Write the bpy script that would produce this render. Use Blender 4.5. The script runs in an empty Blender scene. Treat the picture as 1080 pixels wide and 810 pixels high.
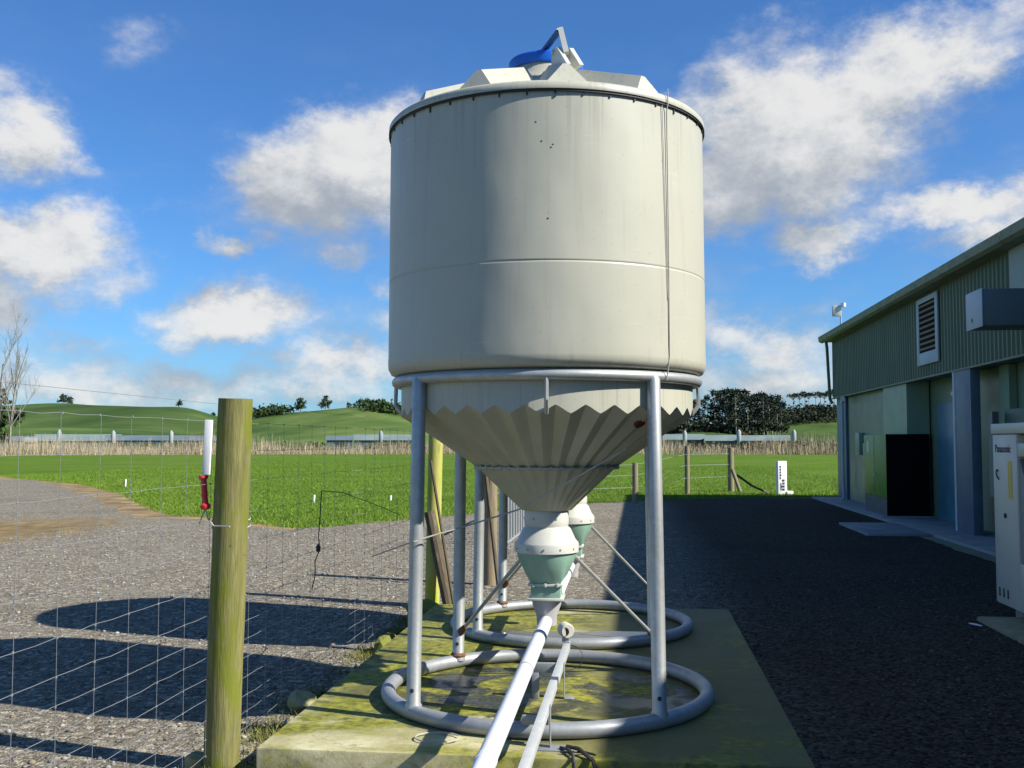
import bpy, bmesh, math, random
import numpy as np
from mathutils import Vector, Matrix
R = math.radians
sc = bpy.context.scene
col = sc.collection
# ------------------------------------------------------------------ camera
FPX, TILT, YAW, EYE = 1096.4, .0568, .1196, 1.45          # origin: top of the concrete pad; ground 0.15 lower
G = -.15
cam = bpy.data.objects.new('camera', bpy.data.cameras.new('camera')); col.objects.link(cam); sc.camera = cam
cam.data.sensor_fit = 'HORIZONTAL'; cam.data.sensor_width = 36; cam.data.lens = FPX / 1080 * 36
cam.data.clip_start = .05; cam.data.clip_end = 9000
cam.location = (0, 0, EYE); cam.rotation_euler = (R(90) + TILT, 0, YAW)
# ------------------------------------------------------------------ light
SUN = Vector((1, -.275, .83)).normalized()
EL = math.asin(SUN.z); AZ = math.atan2(SUN.x, SUN.y)      # azimuth clockwise from +Y
sl = bpy.data.objects.new('sun', bpy.data.lights.new('sun', 'SUN')); col.objects.link(sl)
sl.rotation_euler = SUN.to_track_quat('Z', 'Y').to_euler()
sl.data.energy = 5.0; sl.data.angle = R(.5); sl.data.color = (1, .955, .87)
vs = sc.view_settings
vs.view_transform = 'Standard'; vs.look = 'None'; vs.gamma = 1; vs.use_curve_mapping = False; vs.exposure = 0.7
SKY_STRENGTH = .058
CLOUD_STRENGTH = .05
SKY_TINT = (.58, 1.06, 1.62)                               # the deep, clean blue of this day
world = bpy.data.worlds.new('World'); sc.world = world; world.use_nodes = True

# ------------------------------------------------------------------ node helper
class NT:
    def __init__(s, tree): s.t = tree; s.n = tree.nodes; s.l = tree.links
    def new(s, kind, **kw):
        nd = s.n.new(kind)
        for k, v in kw.items(): setattr(nd, k, v)
        return nd
    def put(s, sock, v):
        if v is None: return
        if isinstance(v, bpy.types.NodeSocket): s.l.new(v, sock)
        else: sock.default_value = v
    def math(s, op, a, b=None, c=None, clamp=False):
        nd = s.new('ShaderNodeMath', operation=op, use_clamp=clamp)
        s.put(nd.inputs[0], a); s.put(nd.inputs[1], b); s.put(nd.inputs[2], c)
        return nd.outputs[0]
    def vec(s, op, a, b=None, out=0):
        nd = s.new('ShaderNodeVectorMath', operation=op)
        s.put(nd.inputs[0], a); s.put(nd.inputs[1], b)
        return nd.outputs[out]
    def noise(s, vec, scale, detail=4, rough=.55, dist=0, col=False):
        nd = s.new('ShaderNodeTexNoise'); s.put(nd.inputs['Vector'], vec)
        nd.inputs['Scale'].default_value = scale; nd.inputs['Detail'].default_value = detail
        nd.inputs['Roughness'].default_value = rough; nd.inputs['Distortion'].default_value = dist
        return nd.outputs['Color' if col else 'Fac']
    def voro(s, vec, scale, feature='F1', out='Distance', rnd=1):
        nd = s.new('ShaderNodeTexVoronoi', feature=feature); s.put(nd.inputs['Vector'], vec)
        nd.inputs['Scale'].default_value = scale; nd.inputs['Randomness'].default_value = rnd
        return nd.outputs[out]
    def ramp(s, fac, stops, interp='LINEAR'):
        nd = s.new('ShaderNodeValToRGB'); cr = nd.color_ramp; cr.interpolation = interp
        while len(cr.elements) < len(stops): cr.elements.new(.5)
        for e, (p, c) in zip(cr.elements, stops):
            e.position = p; e.color = (c, c, c, 1) if isinstance(c, (int, float)) else (*c, 1)
        s.put(nd.inputs[0], fac); return nd.outputs[0]
    def smooth(s, v, lo, hi, a=0., b=1.):
        nd = s.new('ShaderNodeMapRange', interpolation_type='SMOOTHSTEP')
        s.put(nd.inputs[0], v)
        for i, x in zip((1, 2, 3, 4), (lo, hi, a, b)): nd.inputs[i].default_value = x
        return nd.outputs[0]
    def mix(s, f, a, b, blend='MIX'):
        nd = s.new('ShaderNodeMix', data_type='RGBA', blend_type=blend)
        s.put(nd.inputs[0], f)
        for i, v in ((6, a), (7, b)):
            if isinstance(v, tuple): v = (*v, 1) if len(v) == 3 else v
            s.put(nd.inputs[i], v)
        return nd.outputs[2]
    def scale(s, vec, v):
        nd = s.new('ShaderNodeMapping'); s.put(nd.inputs[0], vec); nd.inputs['Scale'].default_value = v
        return nd.outputs[0]
    def pos(s): return s.new('ShaderNodeNewGeometry').outputs['Position']
    def obj(s): return s.new('ShaderNodeTexCoord').outputs['Object']
    def bump(s, h, strength, dist):
        nd = s.new('ShaderNodeBump'); nd.inputs['Strength'].default_value = strength; nd.inputs['Distance'].default_value = dist
        s.put(nd.inputs['Height'], h); return nd.outputs[0]

# ------------------------------------------------------------------ sky with clouds (all in directions on the sky, not in the picture)
def ang(px, py):
    u, v = (px - 540) / FPX, (405 - py) / FPX
    ct, st, cy, sy = math.cos(TILT), math.sin(TILT), math.cos(YAW), math.sin(YAW)
    fw, up = ct - v * st, v * ct + st
    x, y = u * cy - fw * sy, u * sy + fw * cy
    return math.atan2(x, y), math.atan2(up, math.hypot(x, y))
BLOBS = [  # x, y, rx, ry, strength
    (150, 38, 62, 40, .42), (172, 66, 30, 26, .3), (20, 138, 56, 48, .92), (-40, 120, 60, 50, .8), (34, 258, 92, 44, .98), (-50, 300, 100, 66, .9), (50, 300, 80, 24, .55),
    (110, 285, 60, 34, .6), (155, 132, 26, 22, .26), (375, 178, 108, 64, 1.15), (325, 202, 80, 50, .95), (430, 150, 70, 50, .9),
    (200, 215, 100, 26, .34), (250, 258, 42, 19, .75), (250, 335, 86, 33, 1.0), (205, 355, 50, 18, .6), (355, 262, 46, 20, .6), (398, 305, 30, 20, .55),
    (370, 383, 80, 30, .75), (330, 405, 100, 28, .6), (80, 360, 26, 14, .5), (120, 365, 22, 16, .45), (120, 405, 150, 30, .72), (250, 412, 140, 26, .66), (-60, 400, 120, 40, .6),
    (835, 140, 105, 90, 1.1), (780, 190, 80, 60, 1.05), (900, 105, 110, 60, .85), (985, 62, 110, 42, .8), (1060, 30, 90, 40, .6), (745, 105, 40, 40, .55),
    (860, 255, 70, 32, .85), (930, 232, 60, 26, .55), (1010, 213, 100, 30, .85), (1090, 225, 60, 30, .6), (1045, 245, 50, 22, .75), (770, 240, 60, 22, .6), (820, 280, 60, 18, .4),
    (60, 345, 40, 14, .45), (150, 385, 60, 16, .55), (30, 385, 50, 18, .5), (285, 385, 46, 15, .55), (215, 400, 50, 12, .5), (395, 345, 40, 18, .5), (300, 250, 22, 9, .4), (120, 230, 40, 14, .4), (820, 365, 90, 45, .7), (850, 395, 50, 18, .6), (775, 375, 40, 18, .6), (760, 340, 60, 40, .55), (790, 405, 120, 30, .65), (850, 320, 60, 20, .4),
    (600, 260, 160, 110, .7), (-250, 200, 190, 60, .8), (-330, 380, 200, 40, .6), (1300, 330, 160, 60, .7), (1350, 120, 150, 70, .8)]
def build_world():
    t = NT(world.node_tree); t.n.clear()
    gen = t.new('ShaderNodeTexCoord').outputs['Generated']
    d = t.vec('NORMALIZE', gen)
    # node group: cloud density at an (azimuth, elevation) pair
    g = bpy.data.node_groups.new('cloud_cover', 'ShaderNodeTree')
    g.interface.new_socket('angles', in_out='INPUT', socket_type='NodeSocketVector')
    g.interface.new_socket('cover', in_out='OUTPUT', socket_type='NodeSocketFloat')
    q = NT(g); gi = q.new('NodeGroupInput'); go = q.new('NodeGroupOutput')
    acc = None
    for px, py, rx, ry, s in BLOBS:
        az, el = ang(px, py)
        dv = q.vec('SUBTRACT', gi.outputs[0], (az, el, 0))
        dv = q.vec('MULTIPLY', dv, (FPX / rx * .92, FPX / ry * .92, 0))
        L = q.vec('DOT_PRODUCT', dv, dv, out=1)
        b = q.math('MULTIPLY', q.math('POWER', 2.718, q.math('MULTIPLY', L, -1.0)), s)
        acc = b if acc is None else q.math('SMOOTH_MAX', acc, b, .12)
    q.l.new(acc, go.inputs[0])
    sep = t.new('ShaderNodeSeparateXYZ'); t.put(sep.inputs[0], d)
    az = t.math('ARCTAN2', sep.outputs[0], sep.outputs[1]); el = t.math('ARCSINE', sep.outputs[2])
    cb = t.new('ShaderNodeCombineXYZ'); t.put(cb.inputs[0], az); t.put(cb.inputs[1], el)
    # stretch the noise a little along the horizon
    nv = t.scale(d, (1, 1, 1.5))
    w1 = t.vec('MULTIPLY', t.vec('SUBTRACT', t.noise(nv, 9, 5, .6, col=True), (.5, .5, .5)), (.11, .075, 0))
    w2 = t.vec('MULTIPLY', t.vec('SUBTRACT', t.noise(nv, 30, 6, .68, col=True), (.5, .5, .5)), (.046, .036, 0))
    p = t.vec('ADD', t.vec('ADD', cb.outputs[0], w1), w2)
    def cover(vec):
        nd = t.new('ShaderNodeGroup'); nd.node_tree = g; t.put(nd.inputs[0], vec); return nd.outputs[0]
    fine = t.noise(nv, 19, 10, .66)
    finer = t.math('MULTIPLY_ADD', fine, 1.0, -.5)
    # other parts of the sky, away from this view
    far = t.smooth(t.math('ABSOLUTE', t.math('ADD', az, YAW)), .75, 1.2)
    gen_c = t.math('MULTIPLY', t.smooth(t.noise(t.scale(d, (1, 1, 2.2)), 2.6, 5, .6), .56, .76), t.math('MULTIPLY', far, t.smooth(el, 1.0, .5)))
    D0 = t.math('MAXIMUM', cover(p), gen_c)
    den = t.math('ADD', D0, t.math('MULTIPLY', finer, t.math('MULTIPLY_ADD', D0, .75, .3)))
    alpha = t.math('MULTIPLY', t.smooth(den, .25, .80), .95)
    veil = t.math('MULTIPLY', t.smooth(t.noise(t.scale(d, (1, 1, 2.4)), 5.5, 8, .62), .42, .72), t.math('MULTIPLY', t.smooth(el, .42, .04), .42))
    alpha = t.math('SUBTRACT', 1.0, t.math('MULTIPLY', t.math('SUBTRACT', 1.0, alpha), t.math('SUBTRACT', 1.0, veil)))
    up = t.vec('ADD', p, (.03, .05, 0))
    D1 = t.math('MAXIMUM', cover(up), gen_c)
    fine2 = t.noise(t.vec('ADD', nv, (.014, 0, .018)), 19, 10, .66)
    lit = t.math('ADD', t.math('SUBTRACT', D0, D1), t.math('MULTIPLY', t.math('SUBTRACT', fine, fine2), 1.5))
    lit = t.math('ADD', lit, t.math('MULTIPLY_ADD', t.noise(nv, 7.5, 4, .55), 1.1, -.55))
    lit = t.smooth(lit, -.58, .72)
    cc = t.ramp(lit, [(0, (4.7, 5.2, 5.9)), (.5, (7.2, 7.5, 7.8)), (1, (10.4, 10.3, 10.1))])
    sky = t.new('ShaderNodeTexSky', sky_type='NISHITA'); sky.sun_disc = False
    sky.sun_elevation = EL; sky.sun_rotation = AZ; sky.altitude = 50; sky.air_density = 1.0; sky.dust_density = .5; sky.ozone_density = 2.2
    b1 = t.new('ShaderNodeBackground'); t.put(b1.inputs[0], t.mix(1.0, sky.outputs[0], SKY_TINT, 'MULTIPLY')); b1.inputs[1].default_value = SKY_STRENGTH
    b2 = t.new('ShaderNodeBackground'); t.put(b2.inputs[0], cc); b2.inputs[1].default_value = CLOUD_STRENGTH
    mx = t.new('ShaderNodeMixShader'); t.put(mx.inputs[0], alpha); t.l.new(b1.outputs[0], mx.inputs[1]); t.l.new(b2.outputs[0], mx.inputs[2])
    o = t.new('ShaderNodeOutputWorld'); t.l.new(mx.outputs[0], o.inputs[0])
build_world()

# ------------------------------------------------------------------ materials
def mat(name, base, rough=.5, metal=0., bump=None, spec=None):
    m = bpy.data.materials.new(name); m.use_nodes = True
    t = NT(m.node_tree); b = t.n['Principled BSDF']
    b.inputs['Base Color'].default_value = (*base, 1); b.inputs['Roughness'].default_value = rough; b.inputs['Metallic'].default_value = metal
    if spec is not None: b.inputs['Specular IOR Level'].default_value = spec
    return m, t, b
def speckled(name, c0, c1, scale=6, rough=.5, metal=0, bump=.0, bscale=40, spec=None, stretch=(1, 1, 1), rvar=.12, lo=.35, hi=.65, world_space=False):
    m, t, b = mat(name, c0, rough, metal, spec=spec)
    p = t.scale(t.pos() if world_space else t.obj(), stretch)
    n = t.noise(p, scale, 6, .6)
    t.put(b.inputs['Base Color'], t.ramp(n, [(lo, c0), (hi, c1)]))
    t.put(b.inputs['Roughness'], t.math('MULTIPLY_ADD', t.noise(p, scale * 2.3, 4), rvar * 2, rough - rvar))
    if bump: t.put(b.inputs['Normal'], t.bump(t.noise(p, bscale, 5), bump, .01))
    return m
M = {}
def m_cream():
    m, t, b = mat('cream_plastic', (.6, .6, .52), .36)
    p = t.obj()
    streak = t.noise(t.scale(p, (5, 5, .35)), 3, 6, .65)
    blot = t.noise(p, 1.6, 5, .55)
    c = t.mix(t.smooth(blot, .4, .68), (.445, .435, .345), (.41, .403, .322))
    c = t.mix(t.math('MULTIPLY', t.smooth(streak, .54, .74), .34), c, (.28, .27, .21))
    c = t.mix(t.math('MULTIPLY', t.smooth(t.noise(p, 55, 3, .5), .66, .72), .35), c, (.25, .24, .18))
    scr = t.noise(t.scale(p, (1.3, 1.3, 26)), 2.2, 4, .6)
    c = t.mix(t.math('MULTIPLY', t.math('MULTIPLY', t.smooth(scr, .64, .72), t.smooth(t.noise(p, 1.1, 3), .48, .6)), .5), c, (.56, .56, .50))
    szz = t.new('ShaderNodeSeparateXYZ'); t.put(szz.inputs[0], p)
    run = t.math('MULTIPLY', t.smooth(t.noise(t.scale(p, (16, 16, .25)), 2, 4, .6), .55, .68), t.math('MAXIMUM', t.smooth(szz.outputs[2], 2.75, 3.22), t.smooth(szz.outputs[2], 2.0, 1.84)))
    c = t.mix(t.math('MULTIPLY', run, .3), c, (.20, .19, .13))
    t.put(b.inputs['Base Color'], c)
    t.put(b.inputs['Roughness'], t.math('MULTIPLY_ADD', blot, .16, .36))
    wave = t.noise(t.scale(p, (1, 1, .55)), 2.4, 2, .4)
    t.put(b.inputs['Normal'], t.bump(t.math('MULTIPLY_ADD', t.noise(p, 90, 2), .004, wave), .30, .05))
    return m
M['cream'] = m_cream()
M['cream_dirty'] = speckled('hopper_plastic', (.42, .415, .33), (.36, .355, .275), 5, .5, bump=.1)
M['white_plastic'] = speckled('white_plastic', (.56, .56, .51), (.50, .50, .44), 7, .38)
def m_galv(name, c0, c1, rust=.0, metal=.55, rough=.46):
    m, t, b = mat(name, c0, rough, metal)
    p = t.obj()
    v = t.voro(p, 60, out='Color')
    n = t.noise(p, 9, 6, .6)
    c = t.mix(t.math('MULTIPLY', v, .5), t.ramp(n, [(.35, c0), (.65, c1)]), tuple(x * .82 for x in c1))
    if rust:
        c = t.mix(t.smooth(t.noise(p, 5, 6, .7), .66 - rust, .76 - rust), c, (.17, .07, .03))
    t.put(b.inputs['Base Color'], c)
    t.put(b.inputs['Roughness'], t.math('MULTIPLY_ADD', n, .25, rough - .12))
    return m
M['galv'] = m_galv('galvanised_steel', (.49, .505, .49), (.385, .40, .39))
M['galv_bright'] = m_galv('bright_galvanised_steel', (.66, .68, .67), (.54, .56, .56), metal=.25)
M['galv_dull'] = m_galv('dull_galvanised_steel', (.37, .385, .395), (.29, .305, .315), metal=.35, rough=.5)
M['rust'] = speckled('rusty_steel', (.20, .085, .04), (.10, .05, .03), 30, .85, bump=.3)
M['green'] = speckled('green_plastic', (.27, .43, .34), (.22, .36, .28), 8, .45)
M['blue'] = speckled('blue_plastic', (.012, .13, .62), (.01, .10, .50), 8, .35)
M['blue_dark'] = speckled('blue_painted_bar', (.012, .07, .25), (.01, .05, .18), 8, .45)
M['pvc'] = speckled('white_pipe', (.80, .80, .82), (.74, .74, .75), 6, .3)
M['grey_plastic'] = speckled('grey_plastic', (.42, .40, .40), (.36, .35, .35), 9, .5)
M['dark'] = speckled('dark_rubber', (.02, .02, .022), (.03, .03, .03), 12, .6)
M['black'] = speckled('black_panel', (.004, .0042, .005), (.006, .006, .007), 5, .8, spec=.08)
M['red'] = speckled('red_plastic', (.62, .035, .04), (.5, .03, .03), 9, .4)
M['dark_red'] = speckled('dark_red_plastic', (.10, .012, .012), (.07, .01, .01), 9, .5)
M['white'] = speckled('white_paint', (.80, .80, .78), (.72, .72, .69), 6, .45)
M['rope'] = speckled('grey_wire', (.46, .44, .40), (.36, .34, .30), 15, .6)
def m_fence_wire():
    return m_galv('netting_wire', (.34, .35, .36), (.26, .27, .28), metal=.3, rough=.5)
M['wire'] = m_fence_wire()
def m_post(name, a, bcol, moss, amt):
    m, t, b = mat(name, a, .85)
    p = t.obj()
    grain = t.noise(t.scale(p, (14, 14, .8)), 4, 7, .65, .4)
    c = t.ramp(grain, [(.32, a), (.62, bcol)])
    mo = t.noise(t.scale(p, (4, 4, 1.1)), 2.6, 6, .65)
    c = t.mix(t.smooth(mo, .58 - amt, .72 - amt), c, moss)
    c = t.mix(t.math('MULTIPLY', t.smooth(t.noise(t.scale(p, (3, 3, 1.2)), 3.1, 5), .60, .72), .7), c, (.22, .195, .12))
    k = t.noise(p, 7, 3, .5)
    c = t.mix(t.smooth(k, .735, .76), c, (.05, .04, .02))
    t.put(b.inputs['Base Color'], c)
    t.put(b.inputs['Normal'], t.bump(t.math('ADD', grain, t.noise(t.scale(p, (60, 60, 3)), 3, 3)), .5, .006))
    return m
M['post'] = m_post('mossy_timber', (.105, .105, .03), (.215, .20, .065), (.145, .165, .012), .11)
M['post_bright'] = m_post('yellow_green_timber', (.36, .36, .07), (.46, .44, .13), (.34, .40, .03), .1)
M['post_dark'] = m_post('dark_weathered_timber', (.07, .055, .035), (.13, .10, .06), (.08, .09, .02), -.05)
M['post_grey'] = m_post('grey_brown_timber', (.17, .13, .08), (.28, .23, .15), (.16, .17, .05), 0)

def m_gravel():
    m, t, b = mat('gravel', (.2, .2, .2), .95, spec=.06)
    p = t.pos()
    pj = t.vec('ADD', p, t.vec('MULTIPLY', t.noise(p, 40, 2, col=True), (.012, .012, .012)))
    st = t.voro(pj, 46, out='Color'); dist = t.voro(pj, 46)
    st2 = t.voro(pj, 110, out='Color'); dist2 = t.voro(pj, 110)
    sp = t.new('ShaderNodeSeparateColor'); t.put(sp.inputs[0], st)
    sp2 = t.new('ShaderNodeSeparateColor'); t.put(sp2.inputs[0], st2)
    base = t.ramp(sp.outputs[0], [(0, (.05, .047, .042)), (.35, (.15, .141, .124)), (.65, (.225, .21, .18)), (.9, (.35, .325, .265)), (1, (.52, .49, .42))])
    b2 = t.ramp(sp2.outputs[1], [(0, (.05, .047, .042)), (.6, (.16, .15, .13)), (1, (.33, .31, .26))])
    big = t.noise(p, .8, 5, .6)
    c = t.mix(t.smooth(t.noise(p, 9, 4), .4, .6), b2, base)
    cs = t.new('ShaderNodeSeparateColor'); t.put(cs.inputs[0], t.voro(pj, 24, out='Color'))
    c = t.mix(t.smooth(cs.outputs[0], .80, .95), c, (.40, .375, .31)); c = t.mix(t.math('MULTIPLY', t.smooth(cs.outputs[1], .72, .92), .6), c, (.06, .055, .05))
    c = t.mix(t.math('MULTIPLY', sp.outputs[2], .25), c, (.24, .16, .08))
    # finer, paler grit with distance worn along the drive; brown soil spread at far left
    c = t.mix(t.math('MULTIPLY', t.smooth(big, .42, .68), .35), c, (.235, .22, .187))
    sx = t.new('ShaderNodeSeparateXYZ'); t.put(sx.inputs[0], p)
    soil = t.vec('MULTIPLY', t.vec('SUBTRACT', p, (-11.6, 17.6, G)), (1 / 1.7, 1 / 3.6, 0))
    soil = t.math('ADD', t.vec('LENGTH', soil, out=1), t.math('MULTIPLY_ADD', t.noise(p, 1.1, 6, .65), 1.8, -.9))
    c = t.mix(t.smooth(soil, 1.35, .5), c, t.ramp(t.noise(p, 3, 6, .7), [(.35, (.13, .098, .055)), (.65, (.30, .22, .11))]))
    wet = t.smooth(t.noise(p, .35, 5, .6), .50, .66)
    yard = t.smooth(sx.outputs[0], -.2, 1.4)      # shed's shadow deepened by painting the yard gravel near black
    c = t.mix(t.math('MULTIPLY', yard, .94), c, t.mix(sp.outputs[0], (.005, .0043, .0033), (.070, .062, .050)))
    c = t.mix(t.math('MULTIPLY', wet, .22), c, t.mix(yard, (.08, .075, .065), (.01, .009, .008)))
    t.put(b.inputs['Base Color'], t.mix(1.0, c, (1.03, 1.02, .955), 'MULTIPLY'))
    h = t.math('SUBTRACT', t.math('MULTIPLY', t.math('SUBTRACT', .6, dist), 1.0), t.math('MULTIPLY', dist2, .4))
    t.put(b.inputs['Normal'], t.bump(t.math('ADD', h, t.math('MULTIPLY', t.noise(p, 4, 3), 1.2)), .8, .012))
    return m
M['gravel'] = m_gravel()
def m_stone():
    m, t, b = mat('gravel_stones', (.2, .2, .2), .9, spec=.12)
    a = t.new('ShaderNodeAttribute', attribute_name='tint')
    t.put(b.inputs['Base Color'], t.mix(t.noise(t.obj(), 60, 3), a.outputs['Color'], (.14, .135, .12)))
    t.put(b.inputs['Base Color'], t.mix(.25, a.outputs['Color'], t.ramp(t.noise(t.obj(), 90, 3), [(.3, (.1, .1, .09)), (.7, (.3, .28, .25))])))
    return m
M['stones'] = m_stone()
def m_grass_ground():
    m, t, b = mat('pasture', (.05, .1, .02), .95, spec=.05)
    p = t.pos()
    n = t.noise(p, .25, 6, .62); f = t.noise(t.scale(p, (1, .35, 1)), 9, 6, .7); h = t.noise(p, .03, 5, .6)
    c = t.ramp(n, [(.3, (.09, .158, .015)), (.55, (.128, .208, .02)), (.75, (.18, .25, .036))])
    c = t.mix(t.math('MULTIPLY', t.smooth(f, .38, .62), .6), c, (.042, .088, .009))
    c = t.mix(t.math('MULTIPLY', t.smooth(h, .45, .65), .4), c, (.12, .19, .035))
    c = t.mix(t.math('MULTIPLY', t.smooth(t.noise(p, 1.3, 5, .65), .58, .72), .5), c, (.20, .19, .07))
    c = t.mix(t.math('MULTIPLY', t.smooth(t.noise(t.scale(p, (.5, 1, 1)), .12, 6, .7), .46, .62), .3), c, (.045, .095, .012))
    t.put(b.inputs['Base Color'], c)
    t.put(b.inputs['Normal'], t.bump(t.math('ADD', f, n), .7, .15))
    return m
M['pasture'] = m_grass_ground()
def m_hill():
    m, t, b = mat('hill_pasture', (.05, .09, .02), .95, spec=.1)
    p = t.pos()
    n = t.noise(t.scale(p, (1, .6, 3)), .012, 7, .62); f = t.noise(p, .12, 5, .65)
    c = t.ramp(n, [(.38, (.026, .055, .012)), (.5, (.068, .115, .022)), (.62, (.125, .17, .042))])
    c = t.mix(t.math('MULTIPLY', t.smooth(f, .5, .72), .5), c, (.05, .085, .022))
    c = t.mix(t.math('MULTIPLY', t.smooth(t.noise(p, .0042, 4, .6), .44, .58), .55), c, (.03, .058, .014))  # broad dark patches painted in place of cloud shadow on the hills
    t.put(b.inputs['Base Color'], c); return m
M['hill'] = m_hill()
def m_tinted(name, rough=.75, spec=.25, trans=None):
    m, t, b = mat(name, (.1, .1, .1), rough, spec=spec)
    a = t.new('ShaderNodeAttribute', attribute_name='tint'); t.put(b.inputs['Base Color'], a.outputs['Color'])
    if trans: b.inputs['Transmission Weight'].default_value = 0; b.inputs['Subsurface Weight'].default_value = 0
    return m
M['blades'] = m_tinted('grass_blades', .75, .12)
M['reeds'] = m_tinted('dry_reeds', .85, .1)
M['leaf'] = m_tinted('tree_leaves', .8, .15)
M['bark'] = speckled('tree_bark', (.20, .165, .13), (.30, .26, .21), 3, .9)
M['bark_pale'] = speckled('pale_bark', (.22, .19, .155), (.31, .275, .23), 3, .9)
M['soil'] = speckled('bare_soil', (.11, .075, .03), (.34, .23, .09), 1.4, .95, bump=.6, bscale=14, world_space=True)
def m_concrete():
    m, t, b = mat('mossy_concrete', (.4, .4, .34), .8)
    p = t.pos()
    n = t.noise(p, 3.2, 8, .65); n2 = t.noise(p, 18, 6, .65); g = t.noise(t.scale(p, (1, 1.6, 1)), 1.35, 6, .62, .5)
    c = t.ramp(n, [(.32, (.34, .30, .15)), (.55, (.54, .495, .28)), (.72, (.66, .62, .42))])
    c = t.mix(t.math('MULTIPLY', t.smooth(n2, .52, .66), .6), c, (.20, .165, .06))
    # moss spreads away from the clean front edge
    sx = t.new('ShaderNodeSeparateXYZ'); t.put(sx.inputs[0], p)
    back = t.smooth(sx.outputs[1], 5.1, 6.2); side = t.smooth(sx.outputs[0], -.75, -.1)
    mo = t.math('ADD', g, t.math('MULTIPLY', t.math('MAXIMUM', back, side), .16))
    c = t.mix(t.math('MULTIPLY', t.smooth(mo, .43, .60), .95), c, t.ramp(n2, [(.34, (.045, .055, .004)), (.5, (.19, .19, .008)), (.66, (.36, .34, .03))]))
    c = t.mix(t.math('MULTIPLY', t.math('MULTIPLY', t.smooth(t.noise(p, 1.9, 7, .65), .50, .62), back), .75), c, (.06, .06, .022))
    # damp dark stain inside and around the ring
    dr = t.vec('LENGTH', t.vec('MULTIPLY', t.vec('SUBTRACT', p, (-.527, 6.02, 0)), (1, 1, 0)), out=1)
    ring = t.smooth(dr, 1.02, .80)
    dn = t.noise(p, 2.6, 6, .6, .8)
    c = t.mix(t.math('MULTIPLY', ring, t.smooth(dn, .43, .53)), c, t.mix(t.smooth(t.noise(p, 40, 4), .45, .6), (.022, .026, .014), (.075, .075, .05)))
    c = t.mix(t.math('MULTIPLY', side, t.smooth(t.noise(p, .9, 5, .6), .34, .54)), c, t.mix(n, (.10, .095, .022), (.18, .17, .07)))
    t.put(b.inputs['Base Color'], c)
    t.put(b.inputs['Roughness'], t.math('SUBTRACT', .82, t.math('MULTIPLY', t.math('MULTIPLY', ring, t.smooth(dn, .46, .58)), .5)))
    t.put(b.inputs['Normal'], t.bump(t.math('ADD', n2, t.math('MULTIPLY', t.noise(p, 120, 3), .5)), .35, .006))
    return m
M['concrete'] = m_concrete()
M['apron'] = speckled('apron_concrete', (.20, .205, .20), (.29, .29, .27), 2.5, .85, bump=.2, world_space=True)
M['mossy_kerb'] = speckled('mossy_kerb', (.16, .15, .08), (.24, .23, .14), 6, .9, bump=.3, world_space=True)
def m_water():
    m, t, b = mat('puddle_water', (.028, .034, .02), .04)
    p = t.pos()
    t.put(b.inputs['Base Color'], t.ramp(t.noise(p, 2.3, 5), [(.4, (.012, .018, .014)), (.62, (.03, .036, .018))]))
    t.put(b.inputs['Normal'], t.bump(t.noise(p, 14, 2), .05, .004))
    return m
M['water'] = m_water()
M['clad'] = speckled('ribbed_cladding_paint', (.11, .155, .085), (.085, .125, .068), 1.2, .5, stretch=(1, 1, .4))
M['clad_pale'] = speckled('pale_cladding_sheet', (.26, .33, .30), (.22, .29, .26), 1.2, .5)
M['panel'] = speckled('green_wall_panel', (.15, .22, .145), (.12, .18, .115), .9, .42)
M['panel_pale'] = speckled('pale_green_wall_panel', (.23, .34, .225), (.19, .285, .19), .9, .42)
M['steel_blue'] = speckled('blue_grey_steel', (.10, .155, .20), (.08, .12, .155), 2, .5)
M['door'] = speckled('teal_door', (.075, .20, .25), (.06, .16, .21), 2, .4)
M['gutter'] = speckled('lichen_gutter', (.22, .255, .18), (.16, .19, .12), 3, .6)
M['roof'] = speckled('roof_sheet', (.17, .20, .16), (.13, .16, .12), 1, .5)
M['duct'] = speckled('dark_duct', (.10, .135, .145), (.085, .115, .125), 1.5, .5)
M['duct_pale'] = speckled('pale_duct_end', (.42, .50, .54), (.37, .45, .49), 2, .5)
M['cab_green'] = speckled('olive_cabinet', (.17, .30, .03), (.13, .24, .025), 3, .45)
M['cab_blue'] = speckled('dark_blue_band', (.02, .055, .085), (.018, .045, .07), 3, .5)
M['beige'] = speckled('chiller_paint', (.50, .52, .47), (.45, .47, .42), 2, .4)
M['beige_grey'] = speckled('chiller_coil', (.24, .25, .26), (.19, .20, .21), 30, .5)
M['ink'] = speckled('dark_ink', (.02, .025, .06), (.03, .03, .07), 5, .6)
M['yellow'] = speckled('yellow_sticker', (.62, .46, .06), (.55, .42, .06), 5, .5)
M['shed_roof'] = speckled('far_shed_roof', (.19, .245, .215), (.15, .20, .18), .3, .6)
M['shed_roof_dark'] = speckled('dark_shed_roof', (.13, .17, .18), (.10, .14, .15), .3, .6)
M['shed_wall'] = speckled('far_shed_wall', (.10, .13, .13), (.075, .10, .105), .3, .7)
M['shed_white'] = speckled('far_white_wall', (.30, .325, .325), (.25, .28, .285), .5, .6)

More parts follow.
